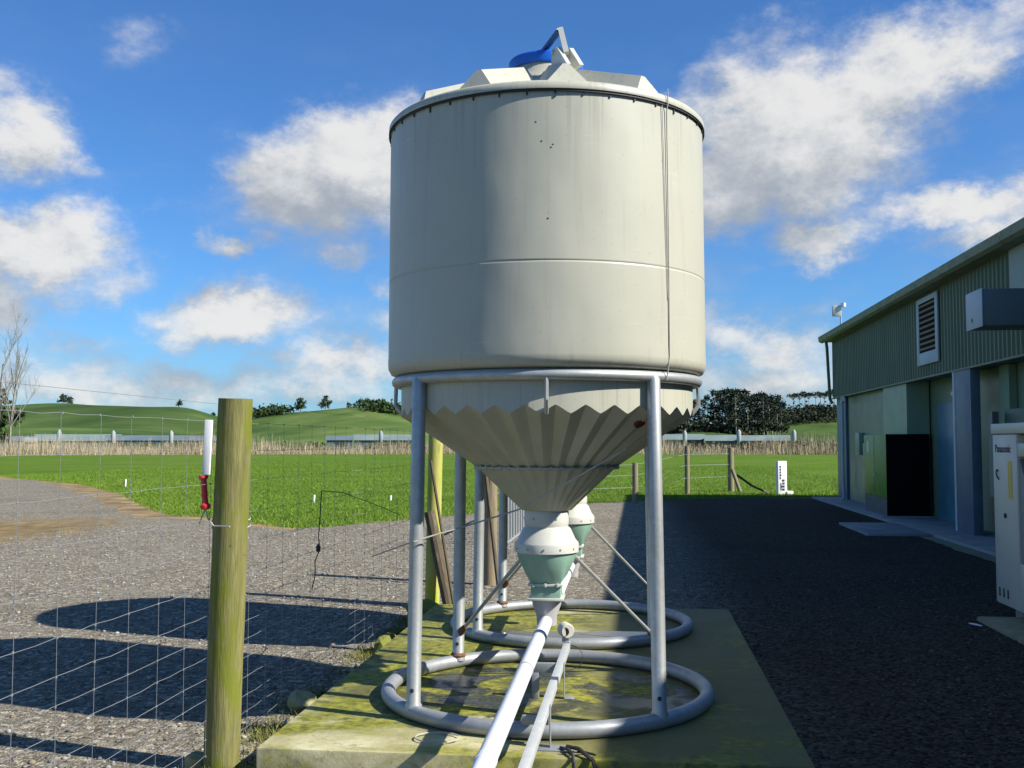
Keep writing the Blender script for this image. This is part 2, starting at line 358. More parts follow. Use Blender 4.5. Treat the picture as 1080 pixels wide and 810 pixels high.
# ------------------------------------------------------------------ mesh helpers
class MB:
    def __init__(s): s.v = []; s.f = []
    def add(s, vs, fs):
        o = len(s.v); s.v += [tuple(v) for v in vs]; s.f += [[i + o for i in f] for f in fs]; return s
    def box(s, c, d, rz=0, m=None):
        x, y, z = (k / 2 for k in d)
        P = [Vector(p) for p in ((-x, -y, -z), (x, -y, -z), (x, y, -z), (-x, y, -z), (-x, -y, z), (x, -y, z), (x, y, z), (-x, y, z))]
        if rz: P = [Matrix.Rotation(rz, 3, 'Z') @ p for p in P]
        if m is not None: P = [m @ p for p in P]
        return s.add([p + Vector(c) for p in P], [(3, 2, 1, 0), (4, 5, 6, 7), (0, 1, 5, 4), (1, 2, 6, 5), (2, 3, 7, 6), (3, 0, 4, 7)])
    def span(s, a, b):
        return s.box([(p + q) / 2 for p, q in zip(a, b)], [abs(q - p) for p, q in zip(a, b)])
    def tube(s, pts, r, n=10, cap=True):
        pts = [Vector(p) for p in pts]; k = len(pts)
        rs = list(r) if isinstance(r, (list, tuple)) else [r] * k
        ref = None; rows = []
        for i, p in enumerate(pts):
            d = (pts[min(i + 1, k - 1)] - pts[max(i - 1, 0)]).normalized()
            if ref is None:
                ref = d.orthogonal().normalized()
            ref = (ref - d * ref.dot(d)).normalized(); q = d.cross(ref)
            rows.append([p + (ref * math.cos(2 * math.pi * j / n) + q * math.sin(2 * math.pi * j / n)) * rs[i] for j in range(n)])
        vs = [v for row in rows for v in row]; fs = []
        for i in range(k - 1):
            for j in range(n):
                a, b = i * n + j, i * n + (j + 1) % n
                fs.append((a, b, b + n, a + n))
        if cap: fs += [tuple(range(n - 1, -1, -1)), tuple((k - 1) * n + j for j in range(n))]
        return s.add(vs, fs)
    def torus(s, c, Rm, r, n=96, m=14, a0=0, a1=2 * math.pi):
        c = Vector(c); vs = []; fs = []
        for i in range(n):
            a = a0 + (a1 - a0) * i / n
            for j in range(m):
                b = 2 * math.pi * j / m
                vs.append(c + Vector(((Rm + r * math.cos(b)) * math.cos(a), (Rm + r * math.cos(b)) * math.sin(a), r * math.sin(b))))
        for i in range(n):
            for j in range(m):
                fs.append((i * m + j, ((i + 1) % n) * m + j, ((i + 1) % n) * m + (j + 1) % m, i * m + (j + 1) % m))
        return s.add(vs, fs)
    def lathe(s, prof, n=64, c=(0, 0, 0), cap0=False, cap1=False, m=None):
        c = Vector(c); vs = []; fs = []; k = len(prof)
        for r, z in prof:
            for j in range(n):
                a = 2 * math.pi * j / n; v = Vector((r * math.cos(a), r * math.sin(a), z))
                vs.append((m @ v if m is not None else v) + c)
        for i in range(k - 1):
            for j in range(n):
                fs.append((i * n + j, i * n + (j + 1) % n, (i + 1) * n + (j + 1) % n, (i + 1) * n + j))
        if cap0: fs.append(tuple(range(n - 1, -1, -1)))
        if cap1: fs.append(tuple((k - 1) * n + j for j in range(n)))
        return s.add(vs, fs)
    def build(s, name, m, parent=None, smooth=True, bevel=0, angle=35):
        me = bpy.data.meshes.new(name); me.from_pydata(s.v, [], s.f); me.update()
        bm = bmesh.new(); bm.from_mesh(me); bmesh.ops.recalc_face_normals(bm, faces=bm.faces)
        if bevel:
            es = [e for e in bm.edges if len(e.link_faces) == 2 and e.calc_face_angle(0) > .6]
            bmesh.ops.bevel(bm, geom=es, offset=bevel, segments=2, profile=.5, affect='EDGES')
        bm.to_mesh(me); bm.free()
        if smooth:
            me.shade_smooth(); me.set_sharp_from_angle(angle=R(angle))
        me.materials.append(m)
        o = bpy.data.objects.new(name, me); col.objects.link(o)
        if parent is not None: o.parent = parent
        return o
def tag(o, label=None, cat=None, group=None, kind=None):
    if label: o['label'] = label
    if cat: o['category'] = cat
    if group: o['group'] = group
    if kind: o['kind'] = kind
    return o
def thing(name, label, cat, loc=(0, 0, 0), rz=0, group=None):
    o = bpy.data.objects.new(name, None); col.objects.link(o); o.empty_display_size = .2
    o.location = loc; o.rotation_euler = (0, 0, rz)
    return tag(o, label, cat, group)
KIDS = {}
def copy_tree(o, parent=None):
    c = o.copy(); col.objects.link(c)
    if parent is not None: c.parent = parent
    for ch in list(o.children): copy_tree(ch, c)
    return c
def sheet(name, pts, z, m, jag=0, step=.4, seed=1):
    """flat polygon with an uneven outline"""
    rng = random.Random(seed); out = []
    for i, (x, y) in enumerate(pts):
        x2, y2 = pts[(i + 1) % len(pts)]; L = math.hypot(x2 - x, y2 - y)
        n = max(1, min(200, int(L / step))) if jag else 1
        nx, ny = (y2 - y) / L, -(x2 - x) / L
        for k in range(n):
            u = k / n; d_ = jag * (rng.uniform(-.45, .45) + .55 * math.sin(u * L * 2.1 + i) * math.sin(u * L * .83 + 2 * i)) * min(1, 4 * u, 4 * (1 - u)) if jag else 0
            out.append((x + (x2 - x) * u + nx * d_, y + (y2 - y) * u + ny * d_, z))
    bm = bmesh.new(); f = bm.faces.new([bm.verts.new(p) for p in out]); bmesh.ops.triangulate(bm, faces=[f])
    bmesh.ops.recalc_face_normals(bm, faces=bm.faces)
    me = bpy.data.meshes.new(name); bm.to_mesh(me); bm.free()
    if len(me.polygons) and me.polygons[0].normal.z < 0: me.flip_normals()
    me.materials.append(m); o = bpy.data.objects.new(name, me); col.objects.link(o)
    return tag(o, kind='structure')
def tri_cloud(name, verts, nper, faces_per, tint, m, parent=None):
    """many copies of a small shape given as one (N*k,3) array; one tint per copy"""
    N = len(tint); k = nper
    F = (np.array(faces_per)[None] + (np.arange(N) * k)[:, None, None]).reshape(-1, 3)
    me = bpy.data.meshes.new(name); me.vertices.add(N * k); me.vertices.foreach_set('co', np.asarray(verts, np.float32).ravel())
    nf = len(F); me.loops.add(nf * 3); me.loops.foreach_set('vertex_index', F.astype(np.int32).ravel())
    me.polygons.add(nf); me.polygons.foreach_set('loop_start', np.arange(nf, dtype=np.int32) * 3)
    me.update(calc_edges=True)
    a = me.color_attributes.new('tint', 'FLOAT_COLOR', 'POINT')
    c = np.ones((N * k, 4), np.float32); c[:, :3] = np.repeat(np.asarray(tint), k, 0); a.data.foreach_set('color', c.ravel())
    me.materials.append(m); me.validate()
    o = bpy.data.objects.new(name, me); col.objects.link(o)
    if parent is not None: o.parent = parent
    return o
RNG = np.random.default_rng(7)

# ================================================================== THE GROUND
bm = bmesh.new()
rr = [0, 40, 120, 300, 800, 2500, 6000]; NA = 64; prev = None
c0 = bm.verts.new((0, 0, G))
for r in rr[1:]:
    row = [bm.verts.new((r * math.sin(2 * math.pi * k / NA), r * math.cos(2 * math.pi * k / NA), G)) for k in range(NA)]
    for k in range(NA):
        if prev is None: bm.faces.new((c0, row[(k + 1) % NA], row[k]))
        else: bm.faces.new((prev[k], prev[(k + 1) % NA], row[(k + 1) % NA], row[k]))
    prev = row
bmesh.ops.recalc_face_normals(bm, faces=bm.faces)
me = bpy.data.meshes.new('field'); bm.to_mesh(me); bm.free(); me.materials.append(M['pasture'])
tag_o = bpy.data.objects.new('field', me); col.objects.link(tag_o); tag(tag_o, kind='structure')
EDGE = [(-60, 62), (-36, 50), (-28.3, 43.5), (-25.2, 41.6), (-19.9, 34.6), (-16.0, 29.25), (-11.8, 22.7), (-10.5, 21.45), (-9.2, 20.85), (-7.6, 19.5), (-6.4, 18.55),
        (-5.9, 19.3), (-4.8, 21.4), (-4.0, 23.0), (-1.3, 27.6), (-.35, 29.1), (2.5, 30.6), (5.8, 31.3), (12, 32.5)]
VERGE = [(-60, 66), (-36, 53), (-28.0, 44.4), (-21.4, 38.3), (-15.9, 30.9), (-11.7, 24.2), (-10.3, 22.3), (-9.1, 21.7), (-7.5, 20.1), (-6.3, 19.0), (-5.7, 19.7), (-4.6, 21.7), (-1.2, 27.9), (2.5, 30.9), (12, 32.9)]
back = [(14, -14), (-30, -14), (-62, 20)]
sheet('bare_soil_verge', VERGE + back, G + .004, M['soil'], .2, .35, 3)
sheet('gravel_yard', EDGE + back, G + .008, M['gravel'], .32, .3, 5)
# small loose stones where they can be told apart
ico = bmesh.new(); bmesh.ops.create_icosphere(ico, subdivisions=1, radius=1)
IV = np.array([v.co[:] for v in ico.verts]); IF = np.array([[v.index for v in f.verts] for f in ico.faces]); ico.free()
def stones(N, xr, yr, power, smin, smax, cols):
    x = RNG.uniform(*xr, N); y = yr[0] + (yr[1] - yr[0]) * RNG.random(N) ** power
    keep = ~((x > -1.84) & (x < .81) & (y > 4.85) & (y < 9.37)); x, y = x[keep], y[keep]; N = len(x)
    s = smin + (smax - smin) * RNG.random(N) ** 3
    V = IV[None] * (1 + RNG.uniform(-.28, .28, (N, len(IV), 1))) * s[:, None, None] * np.stack([RNG.uniform(.8, 1.4, N), RNG.uniform(.8, 1.3, N), RNG.uniform(.45, .8, N)], 1)[:, None, :]
    a = RNG.uniform(0, 6.3, N); ca, sa = np.cos(a)[:, None], np.sin(a)[:, None]
    V = np.stack([V[..., 0] * ca - V[..., 1] * sa, V[..., 0] * sa + V[..., 1] * ca, V[..., 2]], -1)
    V += np.stack([x, y, np.full(N, G + .008) + s * .25], 1)[:, None, :]
    t = np.array(cols)[RNG.integers(0, len(cols), N)] * RNG.uniform(.7, 1.25, (N, 1))
    return V.reshape(-1, 3), t
va, ta = stones(24000, (-10.5, -1.6), (3.4, 19), 1.35, .005, .0185, [(.17, .165, .155), (.22, .21, .19), (.30, .27, .21), (.13, .127, .12), (.42, .40, .36), (.26, .19, .11), (.19, .19, .195)])
vb, tb = stones(9000, (.5, 5.0), (3.2, 13), 1.4, .006, .016, [(.008, .007, .006), (.02, .0175, .014), (.04, .036, .029), (.10, .09, .075), (.006, .005, .004)])  # yard chips darkened too, with the shed's shadow in their tints
o = tri_cloud('loose_gravel', np.concatenate([va, vb]), len(IV), IF, np.concatenate([ta, tb]), M['stones']); tag(o, 'loose grey gravel chips covering the yard', 'gravel', kind='stuff')

# the pad, and puddles on it
pad = MB().span((-1.818, 4.87, -.27), (.787, 9.343, 0)).build('concrete_pad', M['concrete'], bevel=.012)
tag(pad, 'mossy raised concrete slab under both feed silos', 'concrete slab')
def puddle(cx, cy, rx, ry, seed, z=.0035):
    rng = random.Random(seed); ph = [rng.uniform(0, 6.3) for _ in range(5)]; pts = []
    for k in range(72):
        a = 2 * math.pi * k / 72; w = 1 + sum(.16 / (j + 1) * math.sin((j + 2) * a + ph[j]) for j in range(5))
        pts.append((cx + rx * w * math.cos(a), cy + ry * w * math.sin(a)))
    o = sheet('puddle', pts, z, M['water']); return o
puddle(-.62, 7.92, .40, .17, 3); puddle(-.12, 8.02, .26, .15, 8, .0045)

# pasture blades near the edge of the yard
N = 150000
bx_ = RNG.uniform(-31, 9, N); dep = RNG.random(N) ** 2.0 * 42
ex, ey = np.array(VERGE).T
by_ = np.interp(bx_, ex, ey) - .1 + dep + RNG.normal(0, .12, N)
h = RNG.uniform(.025, .075, N) * (1 + (RNG.random(N) < .03) * 1.1); w = RNG.uniform(.004, .010, N); a = RNG.uniform(0, 6.3, N)
lean = RNG.normal(0, .035, (N, 2))
base = np.stack([bx_, by_, np.full(N, G)], 1)
dx = np.stack([np.cos(a) * w, np.sin(a) * w, np.zeros(N)], 1)
V = np.stack([base - dx, base + dx, base + np.stack([lean[:, 0], lean[:, 1], h], 1)], 1).reshape(-1, 3)
cols = np.array([(.115, .20, .018), (.145, .235, .023), (.185, .27, .035), (.09, .16, .015), (.28, .27, .09)])
pick = RNG.choice(5, N, p=[.3, .33, .2, .13, .04])
o = tri_cloud('grass', V, 3, [[0, 1, 2]], cols[pick] * RNG.uniform(.75, 1.25, (N, 1)), M['blades'])
tag(o, 'short green pasture grass beyond the gravel', 'grass', kind='stuff')

N = 5000
wy_ = RNG.uniform(3.6, 10.2, N); wc = np.array([4.9, 5.6, 6.3, 7.75, 9.2, 8.6])[RNG.integers(0, 6, N)]
wy_ = np.where(RNG.random(N) < .8, wc + RNG.normal(0, .13, N), wy_); wx_ = -1.98 + RNG.normal(0, .09, N)
ok = wx_ < -1.83; wx_, wy_ = wx_[ok], wy_[ok]; N = len(wx_)
h = RNG.uniform(.015, .055, N); w = RNG.uniform(.002, .006, N); a = RNG.uniform(0, 6.3, N); base = np.stack([wx_, wy_, np.full(N, G + .006)], 1)
dx = np.stack([np.cos(a) * w, np.sin(a) * w, np.zeros(N)], 1)
V = np.stack([base - dx, base + dx, base + np.stack([RNG.normal(0, .022, N), RNG.normal(0, .022, N), h], 1)], 1).reshape(-1, 3)
cols = np.array([(.14, .17, .02), (.20, .20, .05), (.09, .11, .02), (.26, .23, .11)])
o = tri_cloud('weeds', V, 3, [[0, 1, 2]], cols[RNG.integers(0, 4, N)] * RNG.uniform(.7, 1.2, (N, 1)), M['blades'])
tag(o, 'low mossy weeds in the gravel between the netting fence and the slab', 'weeds', kind='stuff')

# dry reed strip along the far side of the pasture
N = 60000
azr = RNG.uniform(-.62, .42, N); dr = RNG.uniform(148, 172, N)
bx_, by_ = dr * np.sin(azr), dr * np.cos(azr)
clump = .5 + .28 * np.sin(bx_ * .9 + 3 * np.sin(bx_ * .27 + dr)) + .32 * np.sin(bx_ * .217 + 1.3 + np.sin(bx_ * .09))
h = (.3 + 2.3 * RNG.random(N) ** 1.8) * (.32 + .9 * np.clip(clump, 0, 1.1)); w = RNG.uniform(.012, .035, N); a = RNG.uniform(0, 6.3, N)
base = np.stack([bx_, by_, np.full(N, G)], 1); dx = np.stack([np.cos(a) * w, np.sin(a) * w, np.zeros(N)], 1)
tip = base + np.stack([RNG.normal(0, .25, N), RNG.normal(0, .25, N), h], 1)
V = np.stack([base - dx, base + dx, tip - dx * .3, tip + dx * .3], 1).reshape(-1, 3)
cols = np.array([(.40, .32, .21), (.50, .41, .28), (.32, .25, .16), (.22, .19, .11), (.18, .22, .08)])
right = np.clip((azr - .10) / .1, 0, 1)
pick = np.where(RNG.random(N) < right * .55, RNG.choice([2, 3, 4], N), RNG.choice(5, N, p=[.38, .3, .2, .06, .06]))
o = tri_cloud('reeds', V, 4, [[0, 1, 3], [0, 3, 2]], cols[pick] * RNG.uniform(.7, 1.2, (N, 1)), M['reeds'])
tag(o, 'pale dry reeds along the far side of the green field', 'reeds', kind='stuff')

# rolling hills behind
def az_px(px): return math.atan((px - 540) / FPX) - YAW
HILLS = [(-160, 900, 429, 150, 260), (40, 900, 428.5, 120, 260), (125, 760, 433, 85, 180), (192, 800, 435.5, 55, 180), (372, 660, 431, 105, 190), (290, 660, 438.5, 75, 150), (470, 720, 436, 90, 180),
         (600, 900, 440, 110, 250), (740, 560, 450, 80, 120), (868, 740, 435, 80, 170), (1000, 760, 434, 90, 160), (1150, 800, 430, 110, 200), (1400, 850, 425, 170, 240), (-450, 900, 424, 180, 240), (840, 420, 459, 70, 70), (60, 520, 452, 180, 130), (430, 480, 453, 70, 100), (250, 900, 442, 110, 240)]
def hill_h(az, r):
    z = 0 * (az + r); acc = 0 * (az + r)
    for px, D, ty, w, s in HILLS:
        H = (466.5 - ty) / FPX * D + 1.6
        acc = acc + (H * np.exp(-((az - az_px(px)) / (w / FPX)) ** 2) * np.exp(-((r - D) / s) ** 2)) ** 4
    z = acc ** .25
    roll = 1.6 * (np.sin(az * 31 + r * .004) + np.sin(az * 57 + 1.7 - r * .01) * .5) * np.clip((r - 420) / 300, 0, 1)
    far = 14 * np.clip((r - 800) / 500, 0, 1) ** 2
    return G - .35 + np.maximum(z, 0) + (roll + 1.2) * np.clip(z / 12, 0, 1) + far * 0
azs = np.linspace(-1.3, 1.1, 420); rs = np.concatenate([np.linspace(300, 1100, 120), np.linspace(1150, 1900, 8)])
A2, R2 = np.meshgrid(azs, rs, indexing='ij')
Z = hill_h(A2, R2)
# one smoothing pass softens the creases where mounds meet
for _ in range(6):
    Z[1:-1] = (Z[:-2] + 2 * Z[1:-1] + Z[2:]) / 4; Z[:, 1:-1] = (Z[:, :-2] + 2 * Z[:, 1:-1] + Z[:, 2:]) / 4
def hill_z(az, r):
    i = int(np.clip(np.searchsorted(azs, az), 0, len(azs) - 1)); j = int(np.clip(np.searchsorted(rs, r), 0, len(rs) - 1))
    return max(G, float(Z[i, j]))
P = np.stack([R2 * np.sin(A2), R2 * np.cos(A2), Z], -1).reshape(-1, 3)
na, nr = len(azs), len(rs)
fs = [(i * nr + j, i * nr + j + 1, (i + 1) * nr + j + 1, (i + 1) * nr + j) for i in range(na - 1) for j in range(nr - 1)]
me = bpy.data.meshes.new('hills'); me.from_pydata(P.tolist(), [], fs); me.update()
if me.polygons[0].normal.z < 0: me.flip_normals()
me.shade_smooth(); me.materials.append(M['hill'])
o = bpy.data.objects.new('hills', me); col.objects.link(o); tag(o, kind='structure')

# ================================================================== FEED SILOS
CX, CY, DY = -.527, 6.075, 2.218
F0 = math.atan2(.527, 6.075)
def dirv(deg, r, z=0):                                     # degrees to the right of the side that faces the yard gate
    a = R(deg) + F0
    return Vector((r * math.sin(a), -r * math.cos(a), z))
def make_silo():
    root = thing('feed_silo', 'cream plastic feed silo with blue lid on galvanised ring stand, the front one of two', 'silo', (CX, CY, 0))
    # body of the tank
    prof = [(.858, 1.828), (.905, 1.842), (.921, 1.872), (.923, 1.90), (.9215, 1.96), (.9200, 2.30), (.9199, 2.358), (.9199, 2.364), (.9178, 2.366), (.9178, 2.3705), (.9199, 2.3725), (.9198, 2.379), (.9190, 2.45), (.9170, 2.9), (.915, 3.238), (.885, 3.245)]
    body = MB().lathe(prof, 160).build('tank_body', M['cream'], root, angle=50)
    # lid rim of the roof and ribbed roof
    MB().lathe([(.880, 3.246), (.9265, 3.246), (.928, 3.252), (.926, 3.278), (.915, 3.290), (.85, 3.300)], 160).build('roof_rim', M['cream'], root, angle=40)
    MB().lathe([(.928, 3.232), (.9225, 3.232), (.9225, 3.2455), (.928, 3.2455)], 160).build('rim_seal', M['dark'], root)
    rb = MB()
    rb.lathe([(.915, 3.289), (.80, 3.328), (.36, 3.475), (.27, 3.54), (.225, 3.60), (.205, 3.66), (.15, 3.67)], 120, cap1=True)
    for k in range(10):
        th = 8 + 36 * k
        ax = dirv(th, 1).normalized(); sd = Vector((ax.y, -ax.x, 0))
        def P_(r, z, s): return ax * r + sd * s + Vector((0, 0, z))
        # a ridge: steep outer end, sloping flanks, top line rising gently to the neck
        pts = [P_(.81, 3.318, -.11), P_(.81, 3.318, .11), P_(.76, 3.435, -.016), P_(.76, 3.435, .016),
               P_(.30, 3.48, -.10), P_(.30, 3.48, .10), P_(.28, 3.60, -.022), P_(.28, 3.60, .022), P_(.20, 3.52, -.06), P_(.20, 3.52, .06)]
        rb.add(pts, [(0, 1, 3, 2), (2, 3, 7, 6), (0, 2, 6, 4), (1, 5, 7, 3), (4, 6, 8), (5, 9, 7), (6, 7, 9, 8)])
    rb.build('roof', M['cream'], root, angle=25)
    lid = MB().lathe([(.206, 3.648), (.219, 3.650), (.222, 3.658), (.221, 3.708), (.212, 3.718), (.12, 3.728), (0.02, 3.732)], 72, cap1=True).build('lid', M['blue'], root)
    # lid lever: blue arm up to a pale post that stands on the front rib
    e0 = dirv(-20, .10, 3.725); e1 = dirv(13, .34, 3.78)
    MB().tube([e0, e1], .018, 8).build('lever_arm', M['blue_dark'], lid)
    br = MB()
    b0 = dirv(17, .40, 3.63); b1 = dirv(14, .345, 3.79)
    br.tube([b0, b1], .021, 4)
    ax = dirv(16, 1).normalized(); sd = Vector((-ax.y, ax.x, 0))
    for o_ in (-.03, .045):
        P4 = [dirv(14, .30, 3.54), dirv(14, .30, 3.68), dirv(16, .37, 3.675), dirv(20, .46, 3.55)]
        br.add([p + sd * (o_ - .012) for p in P4] + [p + sd * (o_ + .012) for p in P4], [(0, 1, 2, 3), (4, 7, 6, 5), (0, 4, 5, 1), (1, 5, 6, 2), (2, 6, 7, 3), (3, 7, 4, 0)])
    br.tube([dirv(16, .33, 3.655) - sd * .06, dirv(16, .33, 3.655) + sd * .075], .014, 8)
    br.build('lid_bracket', M['white_plastic'], root)
    # pleated hopper; skirt and pleats share one zigzag
    NF, SUB = 34, 8; n = NF * SUB; off = F0 - math.pi / 2 + .055
    def pleat(j):
        u = (j % SUB) / SUB; tri = 1 - abs(2 * u - 1); return tri
    sm = [pleat(j) for j in range(n)]
    sm = [.1 * sm[j - 1] + .8 * sm[j] + .1 * sm[(j + 1) % n] for j in range(n)]
    levels = [(.845, .845, 1.598, 1.648), (.66, .625, 1.483, 1.483), (.412, .392, 1.315, 1.315), (.400, .392, 1.305, 1.305), (.146, .143, 1.062, 1.062)]
    vs, fs = [], []
    for rr_, rv, zr, zv in levels:
        for j in range(n):
            a = 2 * math.pi * j / n + off; k_ = sm[j]; r_, z_ = rv + (rr_ - rv) * k_, zv + (zr - zv) * k_
            vs.append((r_ * math.cos(a), r_ * math.sin(a), z_))
    for i in range(len(levels) - 1):
        for j in range(n): fs.append((i * n + j, i * n + (j + 1) % n, (i + 1) * n + (j + 1) % n, (i + 1) * n + j))
    MB().add(vs, fs).build('hopper_cone', M['cream_dirty'], root, angle=14)
    sk = MB(); top = [(.846 * math.cos(2 * math.pi * j / n + off), .846 * math.sin(2 * math.pi * j / n + off)) for j in range(n)]
    sv = [(x, y, 1.842) for x, y in top] + [(x, y, 1.648 - .05 * sm[j]) for j, (x, y) in enumerate(top)]
    sk.add(sv, [(j, (j + 1) % n, n + (j + 1) % n, n + j) for j in range(n)]).build('hopper_skirt', M['cream'], root, angle=50)
    fl = MB().lathe([(.39, 1.306), (.423, 1.306), (.423, 1.316), (.39, 1.316)], 90)
    for k in range(44):
        a = 2 * math.pi * k / 44; fl.box((.418 * math.cos(a), .418 * math.sin(a), 1.311), (.012, .012, .022), a)
    fl.build('hopper_flange', M['cream_dirty'], root)
    sc_o = MB().lathe([(0, 0), (.03, 0), (.034, .006), (.034, .03)], 24).build('sight_cap', M['dark_red'], root)
    cdir = dirv(40.5, 1).normalized(); nrm = (cdir * .62 - Vector((0, 0, .78))).normalized()
    sc_o.matrix_local = Matrix.Translation(dirv(40.5, .765, 1.548)) @ (-nrm).to_track_quat('Z', 'Y').to_matrix().to_4x4()
    # stand: rings, legs, straps, braces
    MB().torus((0, 0, 1.797), .872, .030, 128, 12).build('top_ring', M['galv'], root)
    MB().torus((0, 0, .043), .9108, .041, 144, 14).build('base_ring', M['galv_dull'], root)
    A0 = .7716 - math.pi / 2
    for k in range(4):
        a = A0 + k * math.pi / 2; c, s = math.cos(a), math.sin(a)
        p0 = Vector((.905 * c, .905 * s, .05)); p1 = Vector((.878 * c, .878 * s, 1.78))
        leg = MB().tube([p0, p0 + Vector((0, 0, .028)), p0 + Vector((0, 0, .042)), p0.lerp(p1, .5), p1, p1 + Vector((-.004 * c, -.004 * s, .03))], [.046, .045, .0375, .0375, .0365, .025], 20).build('leg', M['galv'] if k != 2 else M['galv'], root)
        b = MB()
        for z_ in (.11,): b.lathe([(.011, 0), (.011, .046), (.0, .047)], 10, tuple(p0 + Vector((0, 0, z_))), m=Matrix.Rotation(R(90), 3, 'X'))
        b.build('bolt', M['dark'], leg)
        if k in (1, 2):
            MB().tube([p0 + Vector((0, 0, .055)), p0 + Vector((0, 0, .20))], [.0405, .0395], 16).build('rust_sleeve', M['rust'], leg) if k == 1 else MB().lathe([(.044, -.012), (.050, .004), (.041, .02)], 16, tuple(p0 + Vector((0, 0, .03)))).build('rust_collar', M['rust'], leg)
    for d in (0, 90, 180, 270):
        q0, q1, q2 = dirv(d, .885, 1.79), dirv(d, .888, 1.67), dirv(d, .835, 1.60)
        MB().tube([q0, q1, q2], .012, 8).build('strap', M['galv'], root)
    for k in (1, 2):
        a = A0 + k * math.pi / 2; c, s = math.cos(a), math.sin(a)
        st_ = Vector((.165 * c, .165 * s, .82)) if k == 1 else Vector((.165 * c, .165 * s, .82))
        en = Vector((.87 * c, .87 * s, .24))
        rod = MB().tube([st_, en], .0115, 8).build('brace_rod', M['galv'], root)
        MB().tube([en.lerp(st_, .06), en, en + Vector((.03 * c, .03 * s, -.03))], [.017, .026, .02], 8).build('rod_end', M['rust'], rod)
    # outlet
    cap = MB().lathe([(.128, 1.065), (.131, 1.0), (.130, .985), (.125, .968), (.14, .955), (.168, .895), (.184, .876), (.187, .868), (.187, .822), (.178, .818)], 56).build('outlet_cap', M['white_plastic'], root, angle=30)
    for k in range(12):
        b = MB(); a = 2 * math.pi * k / 12; b.lathe([(.006, 0), (.006, .004), (0, .005)], 6, (.186 * math.cos(a), .186 * math.sin(a), .846), m=Matrix.Rotation(a, 3, 'Z') @ Matrix.Rotation(R(90), 3, 'Y')); b.build('bolt', M['galv_dull'], cap)
    for k in range(6):
        b = MB(); a = 2 * math.pi * k / 6; b.lathe([(.006, 0), (.006, .004), (0, .005)], 6, (.130 * math.cos(a), .130 * math.sin(a), 1.015), m=Matrix.Rotation(a, 3, 'Z') @ Matrix.Rotation(R(90), 3, 'Y')); b.build('bolt', M['galv_dull'], cap)
    # green transition, round above and square below
    N_ = 48; vs, fs = [], []
    rows = [(.175, .82, 0), (.168, .79, .0), (.125, .69, .45), (.098, .652, .95), (.096, .645, 1)]
    for r_, z_, sq in rows:
        for j in range(N_):
            a = 2 * math.pi * j / N_ - .12; c, s = math.cos(a), math.sin(a); m_ = max(abs(c), abs(s))
            f = (1 - sq) + sq / m_ * .92; vs.append((r_ * f * c, r_ * f * s, z_))
    for i in range(len(rows) - 1):
        for j in range(N_): fs.append((i * N_ + j, i * N_ + (j + 1) % N_, (i + 1) * N_ + (j + 1) % N_, (i + 1) * N_ + j))
    fun = MB().add(vs, fs).build('outlet_funnel', M['green'], root)
    fw = MB(); fw.box((0, 0, .638), (.20, .19, .014)).box((0, 0, .556), (.205, .195, .014))
    for sx in (-.07, 0, .07): fw.box((sx, -.098, .638), (.016, .01, .022))
    fw.build('flange', M['white_plastic'], fun, bevel=.002)
    MB().box((0, 0, .597), (.172, .162, .07)).build('slide_box', M['green'], root, bevel=.006)
    MB().lathe([(.086, .549), (.084, .52), (.060, .452), (.058, .40)], 28).build('outlet_boot', M['grey_plastic'], root)
    # cable running down the right flank
    cb = MB()
    c0_ = [dirv(43.5, .934, 3.32), dirv(43.5, .936, 3.24), dirv(43.6, .925, 3.2), dirv(44, .926, 2.5), dirv(44, .926, 1.9), dirv(44, .906, 1.78)]
    cb.tube(c0_, .0032, 6); cb.tube([dirv(41.6, .922, 3.235), dirv(42.6, .923, 2.7), dirv(43.6, .925, 2.2)], .0022, 6)
    cb.build('cable', M['rope'], root)
    for d, z_ in ((-3.2, 3.075), (-1.4, 2.975), (2.2, 2.958), (1.6, 2.943), (.6, 2.58)):
        sp = MB(); q = dirv(d, .9184 if z_ < 2.7 else .9164 - (z_ - 2.9) * .0059, z_); ax = dirv(d, 1).normalized()
        sp.lathe([(.0048, 0), (.0044, .0014), (0, .0016)], 8, tuple(q), m=ax.to_track_quat('Z', 'Y').to_matrix()); sp.build('bolt', M['dark'], body)
    for k in range(40):
        q = dirv(9 * k + 3, .918, 3.222); sp = MB(); sp.box(q, (.008, .008, .016 + .02 * ((k * 7) % 5 == 0)), R(9 * k + 3) + F0); sp.build('rim_clip', M['dark'], body)
    return root
silo = make_silo()
s2 = copy_tree(silo); s2.location = (CX, CY + DY, 0)
tag(s2, 'second feed silo behind the front one, only its base ring, legs and outlet showing', 'silo')
for o_ in (silo, s2): o_['group'] = 'feed silos on the concrete slab'

# white auger pipe carrying feed forward
pr = thing('auger_pipe', 'long white feed pipe running under the silo outlets towards the viewer', 'pipe', (CX, 0, 0))
def pz(y): return .425 + (y - CY) * .0300
MB().tube([(0, y, pz(y)) for y in (2.2, 4, 6, 8.6)], .0365, 20).build('pipe_run', M['pvc'], pr)
for y, L in ((3.62, .05), (4.9, .015), (5.62, .02), (6.02, .012), (7.0, .05)):
    MB().tube([(0, y - L / 2, pz(y - L / 2)), (0, y + L / 2, pz(y + L / 2))], .0395, 20).build('pipe_joint', M['grey_plastic'] if L < .03 else M['pvc'], pr)
rail = thing('support_rail', 'galvanised steel angle rail on short feet beside the white feed pipe', 'rail', (-.45, 0, 0))
rm = MB(); rm.span((-.014, 2.4, .2), (.025, 6.62, .205)).span((.020, 2.4, .160), (.025, 6.62, .1995))
rm.build('angle_bar', M['galv_bright'], rail, bevel=.0015)
